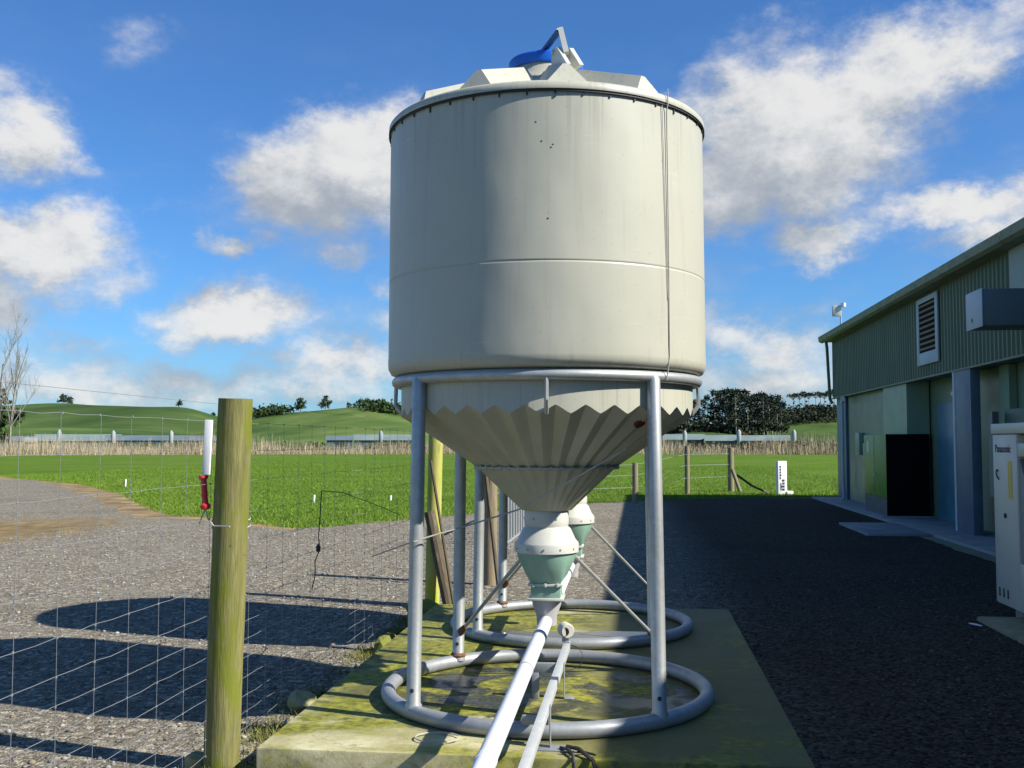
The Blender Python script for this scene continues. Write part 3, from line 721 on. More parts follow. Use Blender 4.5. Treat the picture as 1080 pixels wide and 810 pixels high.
for y, full in ((6.0, True), (5.03, False)):
    q = MB()
    if full:
        q.span((-.16, y - .02, .145), (.0195, y + .02, .197)); q.span((-.155, y - .025, .0), (-.115, y + .025, .1445)); q.span((.026, y - .025, .0), (.031, y + .025, .20)); q.span((.032, y - .03, 0), (.085, y + .03, .006))
    else:
        q.span((.026, y - .02, .0065), (.032, y + .02, .2)); q.span((-.03, y - .06, .0), (.14, y + .04, .006)); q.span((-.11, y + .02, .10), (.0195, y + .05, .141))
    q.build('stand', M['galv_dull'], rail, bevel=.002)
sb = thing('sensor_housing', 'small beige cylinder at the far end of the steel rail', 'sensor', (-.455, 6.62, .275)); sb.scale = (.85, .85, .9)
hz = MB(); hz.lathe([(.0, -.05), (.046, -.05), (.052, -.042), (.052, .05), (.045, .06), (.0, .06)], 24, m=Matrix.Rotation(R(90), 3, 'X') @ Matrix.Rotation(R(20), 3, 'Y')); hz.build('casing', M['white_plastic'], sb)
hz = MB(); hz.lathe([(.0, 0), (.03, .0), (.03, .006)], 20, (0, -.062, -.002), m=Matrix.Rotation(R(90), 3, 'X')); hz.build('end_plug', M['rust'], sb)
MB().span((-.025, -.03, -.078), (.025, .03, -.05)).build('bracket', M['galv_dull'], sb)
pts = [Vector((.04 + .09 * math.sin(a), -.02 - .02 * a, -.10 - .09 * (1 - math.cos(a)) * .7 - .01 * a)) for a in np.linspace(0, 4.6, 24)]
MB().tube(pts, .003, 6).build('lead', M['dark'], sb)
cl = MB().tube([(-.37, 5.0, .012), (-.33, 4.95, .02), (-.305, 4.885, .018), (-.30, 4.85, -.01), (-.295, 4.846, -.09)], .008, 6)
cl.tube([(-.34, 5.02, .012), (-.28, 4.93, .03), (-.24, 4.88, .015), (-.21, 4.855, .0), (-.19, 4.845, -.06)], .010, 6)
cl.tube([(-.36, 4.93, .012), (-.30, 4.91, .02), (-.25, 4.94, .012), (-.2, 4.9, .012)], .006, 6)
tag(cl.build('cable_tangle', M['dark']), 'black cable tangle hanging over the slab edge below the steel rail', 'cable')
loop = MB().tube([(-.98 + .11 * math.cos(a), 5.10 + .085 * math.sin(a), .012) for a in np.linspace(.4, 6.0, 26)], .004, 6)
tag(loop.build('wire_loop', M['rope']), 'thin loop of wire lying on the slab in front of the base ring', 'wire')
wr = MB().tube([(-1.98, 7.68, .601), (-1.158, 5.36, .939), (-.90, 5.55, 1.01), (-.644, 5.66, 1.088), (-.35, 5.58, 1.252), (-.055, 5.50, 1.421)], .0045, 6)
tag(wr.build('tie_wire', M['rope']), 'thin pale wire strung from the fence to the silo hopper', 'wire')

# ================================================================== NETTING FENCE
FX = -2.08
fence = thing('netting_fence', 'tall wire netting fence on mossy round posts along the left of the slab', 'fence', (0, 0, 0))
def post(parent, base, top, r, m, name='fence_post', label=None, lip=True):
    b, t_ = Vector(base), Vector(top)
    rows = 14; pts = [b.lerp(t_, k / rows) for k in range(rows + 1)]
    o = MB().tube(pts, [r * (1.04 - .04 * k / rows + .012 * math.sin(k * 1.9)) for k in range(rows)] + [r * .98], 28).build(name, m, parent)
    if label: o['label'] = label
    return o
post(fence, (-2.052, 5.0, G - .4), (-1.955, 4.9, 1.668), .0835, M['post'], label='thick mossy round post in front')
post(fence, (-2.01, 10.12, G - .3), (-1.97, 10.12, 1.75), .07, M['post_bright'], label='bright yellow-green post behind the silo leg')
post(fence, (-1.66, 11.7, G - .3), (-1.64, 11.7, 1.7), .075, M['post_grey'])
post(fence, (-2.1, .9, G - .3), (-2.05, .9, 1.68), .08, M['post'])
stay = MB().tube([(-2.02, 10.05, .78), (-1.79, 9.95, G - .05)], .055, 10).build('stay', M['post_dark'], fence)
stay = MB().tube([(-2.0, 10.0, 1.28), (-1.72, 9.8, G - .02)], .014, 8).build('stay_rod', M['post_dark'], fence)
MB().tube([(-1.70, 11.6, 1.2), (-1.50, 11.3, G - .02)], .022, 8).build('stay_rod', M['post_dark'], fence)
nm = MB()
ZH = [.05, .10, .17, .25, .33, .43, .54, .64, .74, .88, 1.04, 1.2, 1.38, 1.56]
ZH = [z + .0 for z in (-.06, .02, .11, .21, .31, .41, .505, .61, .75, .92, 1.08, 1.25, 1.41, 1.56)]
ys = [.9 + .2665 * k for k in range(36)]
rngf = random.Random(4)
for zi, z in enumerate(ZH):
    pts = []
    for k in range(len(ys)):
        pts.append((FX + rngf.uniform(-.006, .006), ys[k], z + rngf.uniform(-.004, .004)))
        if k < len(ys) - 1: pts.append((FX, ys[k] + .133, z - .002 + rngf.uniform(-.003, .003)))
    nm.tube(pts, .0012, 4, cap=False)
for k, y in enumerate(ys):
    dx_ = rngf.uniform(-.012, .012)
    nm.tube([(FX + .003, y + dx_ * (zi / 6 - 1), z) for zi, z in enumerate(ZH)], .0010, 4, cap=False)
    for z in ZH: nm.box((FX + .002, y, z), (.005, .007, .008))
nm.build('netting', M['wire'], fence, smooth=False)
MB().tube([(FX, .9, 1.66), (FX, 5, 1.645), (FX + .03, 10.1, 1.66)], .0011, 5).build('top_wire', M['wire'], fence)
wd = MB()
for z in (1.075, 1.04):
    wd.tube([(-1.99 + .092 * math.cos(a), 4.955 + .092 * math.sin(a), z + .012 * math.sin(a)) for a in np.linspace(0, 6.28, 25)], .003, 5)
wd.build('wire_binding', M['rope'], fence)
ib = MB().span((-.019, -.008, -.132), (.019, .008, .132)).build('plastic_batten', M['white'], bevel=.003)
ib.location = (-2.052, 4.80, 1.43); ib.rotation_euler = (0, R(2.2), 0)
tag(ib, 'white plastic batten fixed upright against the thick mossy post', 'batten')
gh = thing('gate_handle', 'red plastic electric gate handle hanging beside the mossy post', 'handle', (-2.098, 4.88, 1.21))
h_ = MB().lathe([(.0, .083), (.018, .083), (.021, .078), (.021, .07), (.014, .064), (.0125, .055), (.0135, .05), (.0125, .02), (.0135, .0), (.0125, -.02), (.0135, -.045), (.014, -.052), (.023, -.062), (.023, -.07), (.016, -.083), (0, -.083)], 18); h_.build('grip', M['red'], gh)
gh.rotation_euler = (0, R(-5), 0); gh.scale = (1.12, 1.12, 1)
MB().tube([(0, 0, -.08), (.012, -.01, -.13), (.045, -.03, -.165), (.13, -.065, -.172)], .0035, 6).build('hook_wire', M['rope'], gh)
MB().tube([(-.002, 0, -.08), (-.02, 0, -.12), (-.034, 0, -.15)], .003, 6).build('hook_wire', M['rope'], gh)
MB().tube([(0, 0, .08), (.004, 0, .10)], .004, 6).build('hook_wire', M['rope'], gh)
hc = MB().tube([(FX + .01, 6.69, 1.136), (FX + .012, 6.66, .98), (FX + .012, 6.63, .84), (FX + .03, 6.60, .76), (FX + .012, 6.56, .69), (FX + .02, 6.54, .60), (FX + .012, 6.5, .52)], .004, 6)
hc.tube([(FX + .01, 6.69, 1.136), (FX + .011, 7.2, 1.10), (FX + .011, 8.0, .98), (FX + .015, 8.98, .82)], .0032, 6)
hc.lathe([(0, -.03), (.014, -.02), (.016, .01), (0, .03)], 10, (FX + .02, 6.6, .77))
tag(hc.build('hanging_cord', M['dark']), 'black cord hung over the netting beyond the mossy post', 'cord')
gate = thing('barred_gate', 'galvanised barred gate in the fence line behind the silos', 'gate', (-2.0, 16.0, G))
g_ = MB()
for k in range(17): g_.tube([(0, .12 + .36 * k, .06), (0, .12 + .36 * k, 1.12)], .022, 8)
g_.build('bars', M['galv'], gate)
g_ = MB(); g_.tube([(0, 0, .06), (0, 6.0, .06)], .022, 8); g_.tube([(0, 0, 1.12), (0, 6.0, 1.12)], .024, 8); g_.build('rails', M['galv'], gate)

# rocks beside the slab
def rock(name, loc, d, label, m, seed):
    bm = bmesh.new(); bmesh.ops.create_icosphere(bm, subdivisions=2, radius=1); rng = random.Random(seed)
    ph = [rng.uniform(0, 6) for _ in range(6)]
    for v in bm.verts:
        k = 1 + .16 * math.sin(3 * v.co.x + ph[0]) + .14 * math.sin(4 * v.co.y + ph[1]) + .12 * math.sin(5 * v.co.z + ph[2]) + rng.uniform(-.07, .07)
        v.co = Vector((v.co.x * d[0], v.co.y * d[1], v.co.z * d[2])) * k
    me = bpy.data.meshes.new(name); bm.to_mesh(me); bm.free(); me.materials.append(m)
    o = bpy.data.objects.new(name, me); col.objects.link(o); o.location = loc; o.rotation_euler = (0, 0, rng.uniform(0, 3)); return tag(o, label, 'rock')
M['rock'] = speckled('mossy_rock', (.36, .33, .20), (.24, .24, .09), 9, .9, bump=.5, bscale=25)
M['moss'] = speckled('moss', (.13, .16, .02), (.22, .22, .05), 25, .95, bump=.8, bscale=60)
rock('rock', (-2.0, 6.1, G + .05), (.075, .085, .085), 'pale mossy rock at the left edge of the slab', M['rock'], 2)
rock('rock', (-2.16, 5.0, G + .03), (.055, .06, .055), 'small pale rock at the foot of the thick mossy post', M['rock'], 5)
rock('rock', (-1.95, 5.75, G + .02), (.04, .05, .04), 'small dark rock by the front left of the slab', M['stones'] and M['mossy_kerb'], 8)
rock('moss_clump', (-1.92, 7.85, G + .05), (.09, .13, .09), 'yellow-green moss clump beside the slab', M['moss'], 12)
rock('moss_clump', (-1.90, 9.3, G + .06), (.10, .25, .12), 'dark moss clump at the far left of the slab', M['moss'], 15)
fl_ = rock('paper_scrap', (2.93, 9.6, G + .018), (.075, .03, .006), 'white scrap lying on the dark gravel near the beige unit', M['white'], 31); fl_['category'] = 'litter'

# ================================================================== FIELD FENCE AND MARKERS
ff = thing('field_fence', 'low post and wire fence at the edge of the green field', 'fence')
for x, y, h, r in ((-.06, 27.9, .93, .075), (1.56, 33.3, 1.36, .075), (3.08, 35.2, 1.3, .10)):
    post(ff, (x, y, G - .1), (x, y, h), r, M['post_grey'])
MB().tube([(3.1, 35.0, .6), (3.35, 34.9, G)], .06, 8).build('stay', M['post_grey'], ff)
w_ = MB()
for z in (.35, .75, 1.1):
    w_.tube([(-3.5, 24.5, z * .75), (-.06, 27.9, z * .8), (1.56, 33.3, z), (3.08, 35.2, z)], .006, 4)
w_.build('fence_wire', M['wire'], ff)
pl = MB().tube([(2.88, 30.8, .52), (3.4, 31.9, .18), (4.1, 33.4, G + .02)], .035, 8)
tag(pl.build('timber_pole', M['post_dark']), 'thin dark pole leaning in the grass behind the white marker', 'pole')
mk = thing('marker_post', 'white marker post with dark lettering at the edge of the gravel', 'marker post', (4.47, 33.4, G), R(32)); mk.scale = (1.04,) * 3
q = MB(); q.span((-.165, -.06, 0), (.165, .06, 1.0)); q.build('board', M['white'], mk, bevel=.01)
q = MB()
rngm = random.Random(9)
for k in range(5):
    z = .86 - k * .085; q.span((-.115, -.066, z - .06), (-.055 + rngm.uniform(-.01, .01), -.062, z)); 
for k in range(4):
    z = .45 - k * .09; q.span((-.03 + rngm.uniform(-.02, .02), -.066, z - .065), (.07, -.062, z)); 
q.span((-.09, -.066, .12), (-.05, -.062, .34))
q.build('lettering', M['ink'], mk)
MB().span((.12, -.12, 0), (.36, .12, .10)).build('foot_block', M['white'], mk, bevel=.02)
for x, y, h in ((-8.72, 27.5, .2), (-6.86, 28.6, .14), (-18.64, 36.3, .28)):
    k_ = MB().tube([(0, 0, 0), (.01, 0, h * .9), (.01, 0, h)], [.03, .03, .02], 8).build('field_peg', M['white'])
    k_.location = (x, y, G); tag(k_, {-8.72: 'white peg in the pasture left of centre, beyond the hanging cord', -6.86: 'short white peg in the pasture just left of the silo legs', -18.64: 'taller pale peg in the grass at far left near the drive'}[x], 'peg')

# ================================================================== SHED ON THE RIGHT
shed = thing('farm_shed', 'long grey-green farm shed with ribbed cladding along the right', 'building', (0, 0, 0))
Y0, Y1, ZT, ZC = -9.0, 31.0, 4.40, 2.75
# ribbed upper cladding as a trapezoid profile
pitch = .19; ny = int((Y1 - Y0) / pitch); prof = []
for k in range(ny):
    y = Y0 + k * pitch
    prof += [(y, 0), (y + .10, 0), (y + .125, .03), (y + .165, .03)]
prof.append((Y1, 0))
cm = MB(); vs = []; fs = []
for y, d_ in prof: vs += [(5.65 - d_, y, ZC), (5.65 - d_, y, ZT)]
for k in range(len(prof) - 1): fs.append((2 * k, 2 * k + 2, 2 * k + 3, 2 * k + 1))
cm.add(vs, fs).build('upper_cladding', M['clad'], shed, smooth=False)
b_ = MB(); b_.span((5.66, Y0, ZC), (5.70, 30.98, ZT)); b_.span((5.70, Y0, ZC + .002), (6.3, 30.95, ZC + .05)); b_.build('soffit', M['steel_blue'], shed)
MB().span((5.585, Y0, ZC - .035), (5.66, Y1, ZC - .002)).build('flashing', M['gutter'], shed)
# lower wall: panel bays, a recess with the door, recess nearer
w = MB(); w.span((5.78, 24.98, G), (5.9, 29.5, ZC)); w.build('wall_panel', M['panel'], shed)
w = MB(); w.span((5.66, 22.8, G), (6.12, 24.9, ZC)); w.build('wall_bay', M['panel_pale'], shed)
w = MB(); w.span((6.15, Y0, G), (6.3, 24.85, ZC)); w.span((5.95, 24.9, G), (6.3, 30.9, ZC)); w.build('lower_wall', M['panel'], shed)
MB().span((5.70, 24.905, G), (5.775, 24.975, ZC)).build('wall_joint', M['steel_blue'], shed)
MB().span((6.3, 30.9, G), (13.3, 31.0, ZC)).build('end_wall', M['clad'], shed)
MB().span((5.8, Y0, G), (13.3, Y0 + .1, ZT)).build('end_wall', M['clad'], shed)
for (ya, yb, xa) in ((29.6, 30.85, 5.72), (18.35, 19.25, 5.60), (7.0, 7.8, 5.6), (-3.6, -2.8, 5.6)):
    c_ = MB(); t_ = .05
    c_.span((xa, ya, G), (xa + .16, ya + t_, ZC - .002)); c_.span((xa, yb - t_, G), (xa + .16, yb, ZC - .002))
    c_.span((xa + .001, ya + t_, G), (xa + .02, yb - t_, ZC - .003))
    c_.build('column', M['steel_blue'], shed, bevel=.004)
MB().span((5.60, 19.26, G), (5.66, 19.36, ZC - .04)).build('column_trim', M['duct_pale'], shed)
MB().span((6.02, 17.75, G), (6.14, 18.2, ZC - .01)).build('wall_strip', M['panel_pale'], shed)
dr_ = MB().span((6.10, 20.5, G + .05), (6.149, 22.15, 2.25)).build('door', M['door'], shed, bevel=.004)
MB().lathe([(0, 0), (.03, 0), (.03, .04), (0, .05)], 12, (6.10, 20.75, .95), m=Matrix.Rotation(R(-90), 3, 'Y')).build('handle', M['duct_pale'], dr_)
MB().lathe([(0, 0), (.05, 0), (.06, .05), (0, .09)], 12, (6.09, 20.9, 2.4), m=Matrix.Rotation(R(-90), 3, 'Y')).build('door_lamp', M['white'], shed)
# roof and gutter
rf = MB(); rf.add([(5.42, Y0 - .1, 4.50), (5.42, 31.1, 4.50), (9.5, 31.1, 5.25), (9.5, Y0 - .1, 5.25), (13.6, 31.1, 4.5), (13.6, Y0 - .1, 4.5),
                   (5.42, Y0 - .1, 4.44), (5.42, 31.1, 4.44), (9.5, 31.1, 5.19), (9.5, Y0 - .1, 5.19), (13.6, 31.1, 4.44), (13.6, Y0 - .1, 4.44)],
                  [(0, 1, 2, 3), (3, 2, 4, 5), (6, 9, 8, 7), (9, 11, 10, 8), (0, 6, 7, 1), (5, 4, 10, 11), (1, 7, 8, 2), (2, 8, 10, 4), (0, 3, 9, 6), (3, 5, 11, 9)])
rf.build('roof', M['roof'], shed, smooth=False)
MB().add([(5.7, 30.95, ZC), (13.3, 30.95, ZC), (13.3, 30.95, 4.42), (9.5, 30.95, 5.17), (5.7, 30.95, 4.45)], [(0, 1, 2, 3, 4)]).build('gable', M['clad'], shed, smooth=False)
gm = MB(); y = Y0
while y < 31.0:
    L = min(1.55, 31.15 - y); gm.add([(5.36, y, 4.36), (5.36, y + L - .02, 4.36), (5.29, y + L - .02, 4.40), (5.29, y, 4.40), (5.27, y, 4.535), (5.27, y + L - .02, 4.535), (5.41, y, 4.535), (5.41, y + L - .02, 4.535), (5.41, y, 4.36), (5.41, y + L - .02, 4.36)],
                 [(0, 1, 2, 3), (3, 2, 5, 4), (4, 5, 7, 6), (8, 9, 1, 0), (6, 7, 9, 8), (1, 9, 7, 5, 2), (0, 3, 4, 6, 8)]); y += L
gm.build('gutter', M['gutter'], shed, smooth=False)
MB().span((5.415, Y0, 4.37), (5.655, 31.0, 4.41)).build('eave_soffit', M['gutter'], shed)
dp = MB().tube([(5.48, 31.0, 4.38), (5.50, 31.0, 4.2), (5.56, 31.0, 2.72), (5.62, 30.95, 2.60)], .045, 10)
dp.build('downpipe', M['clad'], shed)
MB().tube([(5.585, 29.35, 2.60), (5.585, 29.35, -.05), (5.50, 29.42, -.10)], .034, 12).build('downpipe', M['duct_pale'], shed)
MB().tube([(5.585, 29.35, 2.58), (5.56, 29.2, 2.66), (5.52, 28.95, 2.64)], [.052, .06, .07], 12).build('pipe_elbow', M['white'], shed)
# louvre vent
lv = MB(); ya, yb, za, zb = 20.15, 21.6, 2.98, 4.30; x = 5.585
lv.span((x, ya, za), (x + .03, ya + .16, zb)); lv.span((x, yb - .16, za), (x + .03, yb, zb)); lv.span((x, ya + .16, za), (x + .03, yb - .16, za + .24)); lv.span((x, ya + .16, zb - .10), (x + .03, yb - .16, zb))
vent = lv.build('louvre_vent', M['duct_pale'], shed, bevel=.003)
MB().span((x + .012, ya + .16, za + .24), (x + .016, yb - .16, zb - .10)).build('vent_backing', M['black'], vent)
sl_ = MB()
for k in range(9):
    z = za + .29 + k * .106; sl_.add([(x + .002, ya + .17, z), (x + .002, yb - .17, z), (x + .011, yb - .17, z + .045), (x + .011, ya + .17, z + .045)], [(0, 1, 2, 3)])
sl_.build('slats', M['post_grey'], vent, smooth=False)
MB().span((5.59, 10.0, 3.35), (5.60, 16.35, 4.36)).build('wall_sheet', M['clad_pale'], shed)
# duct hood sticking out over the yard
dh = MB().span((4.512, 14.2, 2.99), (5.585, 14.85, 3.475)).build('duct_hood', M['duct'], shed, bevel=.006)
MB().span((4.50, 14.19, 2.98), (4.511, 14.86, 3.485)).build('hood_end', M['duct_pale'], dh, bevel=.003)
MB().lathe([(0, 0), (.03, 0), (.03, .006), (0, .007)], 10, (4.499, 14.6, 3.1), m=Matrix.Rotation(R(-90), 3, 'Y')).build('hood_bolt', M['steel_blue'], dh)
mb_ = MB().span((5.66, 27.6, 1.15), (5.78, 28.1, 1.72)).build('meter_box', M['panel_pale'], shed, bevel=.01)
MB().span((5.62, 26.6, 1.0), (5.78, 27.0, 1.45)).build('switch_box', M['panel_pale'], shed, bevel=.01)
ab = MB().tube([(5.9, 16.7, 2.6), (5.95, 15.9, 1.7)], .015, 6).build('conduit', M['steel_blue'], shed)
gb = MB().span((5.75, 14.0, 1.2), (6.14, 17.2, 1.98)).build('wall_cabinet', speckled('deep_green_cabinet', (.03, .10, .06), (.025, .08, .05), 2, .5), shed, bevel=.01)
MB().span((5.6, 17.3, .6), (5.7, 17.5, 1.95)).build('pipe_riser', M['duct'], shed)
tag(MB().span((5.0, Y0, G - .1), (6.2, 31.0, G + .055)).build('path', M['apron'], bevel=.01), kind='structure')
tag(MB().span((3.92, 18.6, G - .1), (4.995, 21.15, G + .05)).build('path_slab', M['apron'], bevel=.01), kind='structure')
sheet('moss_strip', [(4.62, 8), (4.99, 8), (4.99, 18.5), (4.75, 18.5), (4.7, 14)], G + .012, M['mossy_kerb'], .05, .2, 6)
# aerial on the roof
an = thing('roof_antenna', 'white radio antenna panel on a short mast at the far roof corner', 'antenna', (5.75, 30.5, 4.55))
MB().tube([(0.06, 0, 0), (0.06, 0, .55)], .022, 8).build('mast', M['galv'], an)
MB().span((-.18, -.03, .52), (.08, .03, .84)).build('panel', M['white_plastic'], an, bevel=.02)
MB().lathe([(.0, .0), (.07, .01), (.075, .12), (.0, .13)], 16, (.13, -.02, .78)).build('receiver', M['white'], an)
# green cabinet with a black side
cb_ = thing('electrical_cabinet', 'olive green electrical cabinet with a black side on a concrete plinth by the shed', 'cabinet', (5.63, 23.8, 0))
MB().span((-.43, -1.1, .29), (.44, 1.05, 1.63)).build('body', M['cab_green'], cb_, bevel=.01)
MB().span((-.425, -1.09, -.07), (.435, 1.04, .289)).build('base_band', M['cab_blue'], cb_)
MB().span((-.435, -1.125, -.07), (.445, -1.101, 1.64)).build('side_panel', M['black'], cb_, bevel=.004)
MB().span((-.433, .02, .35), (-.4302, .035, 1.6)).build('door_gap', M['dark'], cb_)
MB().span((-.46, -.13, .72), (-.431, -.07, .80)).build('lock', M['duct_pale'], cb_)
MB().span((-.434, .55, 1.25), (-.4305, .72, 1.5)).build('sticker', M['white'], cb_)
MB().span((-.55, -1.2, G), (.6, 1.15, -.072)).build('plinth', M['apron'], cb_, bevel=.01)
# pale chiller / heat pump unit
cz = G + .12
ch = thing('chiller_unit', 'pale beige outdoor cooling unit with dark fan opening at right edge of the yard', 'cooling unit', (3.33, 10.3, cz))
H_ = 1.66
c_ = MB(); c_.span((0, -.62, 0), (.85, 0, H_ - .10)); c_.build('end_panel', M['beige'], ch, bevel=.012)
MB().span((-.012, -2.4, H_ - .097), (.86, .012, H_)).build('top_rim', M['beige'], ch, bevel=.012)
MB().span((.0, -2.39, 0), (.85, -.625, .42)).build('base_panel', M['beige'], ch, bevel=.01)
MB().span((.45, -2.39, .425), (.85, -.625, H_ - .162)).build('inner_casing', M['black'], ch)
MB().span((.005, -2.39, H_ - .30), (.448, -.625, H_ - .18)).build('header', M['beige'], ch, bevel=.008)
MB().add([(.02, -.63, .42), (.02, -1.25, .42), (.02, -.63, H_ - .32), (.44, -.63, .42), (.44, -1.25, .42), (.44, -.63, H_ - .32)], [(0, 1, 2), (3, 5, 4), (0, 3, 4, 1), (1, 4, 5, 2), (0, 2, 5, 3)]).build('slanted_coil', M['beige_grey'], ch, smooth=False)
fan = MB().lathe([(.0, 0), (.08, 0), (.08, .05), (0, .06)], 16, (.42, -1.55, .95), m=Matrix.Rotation(R(-90), 3, 'Y'))
for k in range(3):
    a = 2 * math.pi * k / 3; fan.box((.40, -1.55 + .22 * math.cos(a), .95 + .22 * math.sin(a)), (.012, .30, .14), m=Matrix.Rotation(a, 3, 'X'))
fan.build('fan', M['dark'], ch)
MB().span((-.003, -.50, .98), (-.0005, -.40, 1.32)).build('sticker', M['yellow'], ch)
kn = MB(); kn.lathe([(0, 0), (.022, 0), (.022, .012), (0, .014)], 12, (-.001, -.31, .82), m=Matrix.Rotation(R(-90), 3, 'Y')); kn.build('knob', M['dark'], ch)
for k in range(3): MB().span((-.004, -.12 - k * .11, .07), (-.001, -.085 - k * .11, .15)).build('slot', M['dark'], ch)
em = MB().tube([(-.004, -.12 - .026 * math.cos(a), 1.2 + .034 * math.sin(a)) for a in np.linspace(.6, 5.2, 20)], .006, 6); em.tube([(-.004, -.12, 1.17), (-.004, -.16, 1.145)], .007, 6); em.build('emblem', M['ink'], ch)
fc = bpy.data.curves.new('logo', 'FONT'); fc.body = 'Panasonic'; fc.size = .105; fc.extrude = .001; fc.align_x = 'LEFT'; fc.materials.append(M['ink'])
tmp = bpy.data.objects.new('logo_text', fc); lo_ = bpy.data.objects.new('logo', bpy.data.meshes.new_from_object(tmp)); col.objects.link(lo_); lo_.parent = ch; bpy.data.objects.remove(tmp)
lo_.matrix_local = Matrix.Translation((-.003, -.07, 1.395)) @ Matrix(((0, 0, -1, 0), (-1, 0, 0, 0), (0, 1, 0, 0), (0, 0, 0, 1)))
MB().span((.1, -.4, -.12), (.7, -.2, -.001)).build('foot', M['apron'], ch)
MB().span((.1, -2.2, -.12), (.7, -2.0, -.001)).build('foot', M['apron'], ch)
tag(MB().span((3.02, 7.0, G - .05), (4.6, 9.9, G + .045)).build('plinth_slab', M['mossy_kerb'], bevel=.02), 'low mossy concrete plinth under the beige cooling unit', 'plinth')

# ================================================================== FAR SHEDS AND FEED BINS
def far_shed(px0, px1, D, eave, ridge, roof_m, label, dD=10, white=False):
    a0, a1 = az_px(px0), az_px(px1)
    p0 = Vector((D * math.sin(a0), D * math.cos(a0), G)); p1 = Vector((D * math.sin(a1), D * math.cos(a1), G))
    ax = (p1 - p0); L = ax.length; t = thing('poultry_shed' if not white else 'small_hut', label, 'shed' if not white else 'hut', p0, math.atan2(ax.y, ax.x))
    MB().add([(0, 0, 0), (L, 0, 0), (L, dD, 0), (0, dD, 0), (0, 0, eave), (L, 0, eave), (L, dD, eave), (0, dD, eave), (0, dD / 2, ridge), (L, dD / 2, ridge)],
             [(0, 1, 5, 4), (2, 3, 7, 6), (1, 2, 6, 9, 5), (3, 0, 4, 8, 7)]).build('wall', M['shed_wall'] if not white else M['shed_white'], t, smooth=False)
    e = .35
    MB().add([(-e, -e, eave - .02), (L + e, -e, eave - .02), (L + e, dD / 2, ridge + .1), (-e, dD / 2, ridge + .1), (L + e, dD + e, eave - .02), (-e, dD + e, eave - .02),
              (-e, -e, eave - .12), (L + e, -e, eave - .12), (L + e, dD + e, eave - .12), (-e, dD + e, eave - .12)],
             [(0, 1, 2, 3), (3, 2, 4, 5), (0, 6, 7, 1), (5, 4, 8, 9)]).build('roof', roof_m, t, smooth=False)
    if not white:
        w = MB()
        for k in range(int(L / 6)): w.span((k * 6 + 2, -.06, eave * .35), (k * 6 + 4.6, -.01, eave * .7))
        w.build('wall_vents', M['shed_wall'] if roof_m is M['shed_roof'] else M['dark'], t)
    return t
far_shed(-60, 36, 255, 2.2, 3.1, M['shed_roof_dark'], 'dark long shed at the far left edge behind the bare trees')
far_shed(38, 128, 262, 2.2, 3.6, M['shed_roof'], 'long low shed with pale green roof at far left')
far_shed(112, 262, 250, 2.3, 3.3, M['shed_roof_dark'], 'long low dark shed just left of the mossy post')
far_shed(345, 372, 258, 2.4, 3.4, M['shed_roof_dark'], 'short dark shed below the two hilltop trees')
far_shed(374, 436, 262, 2.4, 3.7, M['shed_roof'], 'low pale-roofed shed just left of the silo leg')
far_shed(700, 742, 265, 2.5, 3.8, M['shed_roof'], 'pale low shed right of the silo with a blue-grey end')
far_shed(744, 778, 258, 2.2, 3.5, M['shed_roof'], 'pale low shed below the pine stand, between two feed bins')
far_shed(781, 832, 252, 2.2, 3.4, M['shed_roof'], 'rightmost pale low shed beyond the white marker post')
far_shed(29, 38, 185, 1.9, 2.4, M['shed_white'], 'small white hut among the reeds at far left', 3, True)
def feed_bin():
    t = thing('feed_bin', 'x', 'feed bin', group='small white feed bins by the far sheds')
    MB().lathe([(.15, 1.2), (.62, 2.2), (.62, 4.2), (.2, 4.8)], 18, cap0=True, cap1=True).build('hopper', M['shed_white'], t)
    for k in range(4):
        a = R(45 + 90 * k); MB().tube([(.58 * math.cos(a), .58 * math.sin(a), 0), (.58 * math.cos(a), .58 * math.sin(a), 2.4)], .07, 6).build('leg', M['galv_dull'], t)
    return t
fb = feed_bin()
BINS = [(63, 245, 1, 'small white feed bin at far left above the pale green shed roof'), (120, 240, .95, 'small grey-white feed bin above the dark shed, second from the left'), (181, 236, .95, 'small feed bin nearest the mossy post, above the dark shed'),
        (402, 250, 1, 'small feed bin beside the silo leg, left of the front silo'), (722, 245, 1, 'small white feed bin close to the right of the front silo'), (779, 238, 1.02, 'small white feed bin below the pine stand, middle of three on the right'), (837, 236, 1, 'small white feed bin at right, nearest the big shed')]
for i, (px, D, s_, lab) in enumerate(BINS):
    o = fb if i == 0 else copy_tree(fb)
    a = az_px(px); o.location = (D * math.sin(a), D * math.cos(a), G); o.scale = (s_ * .8, s_ * .8, s_ * .95); o['label'] = lab

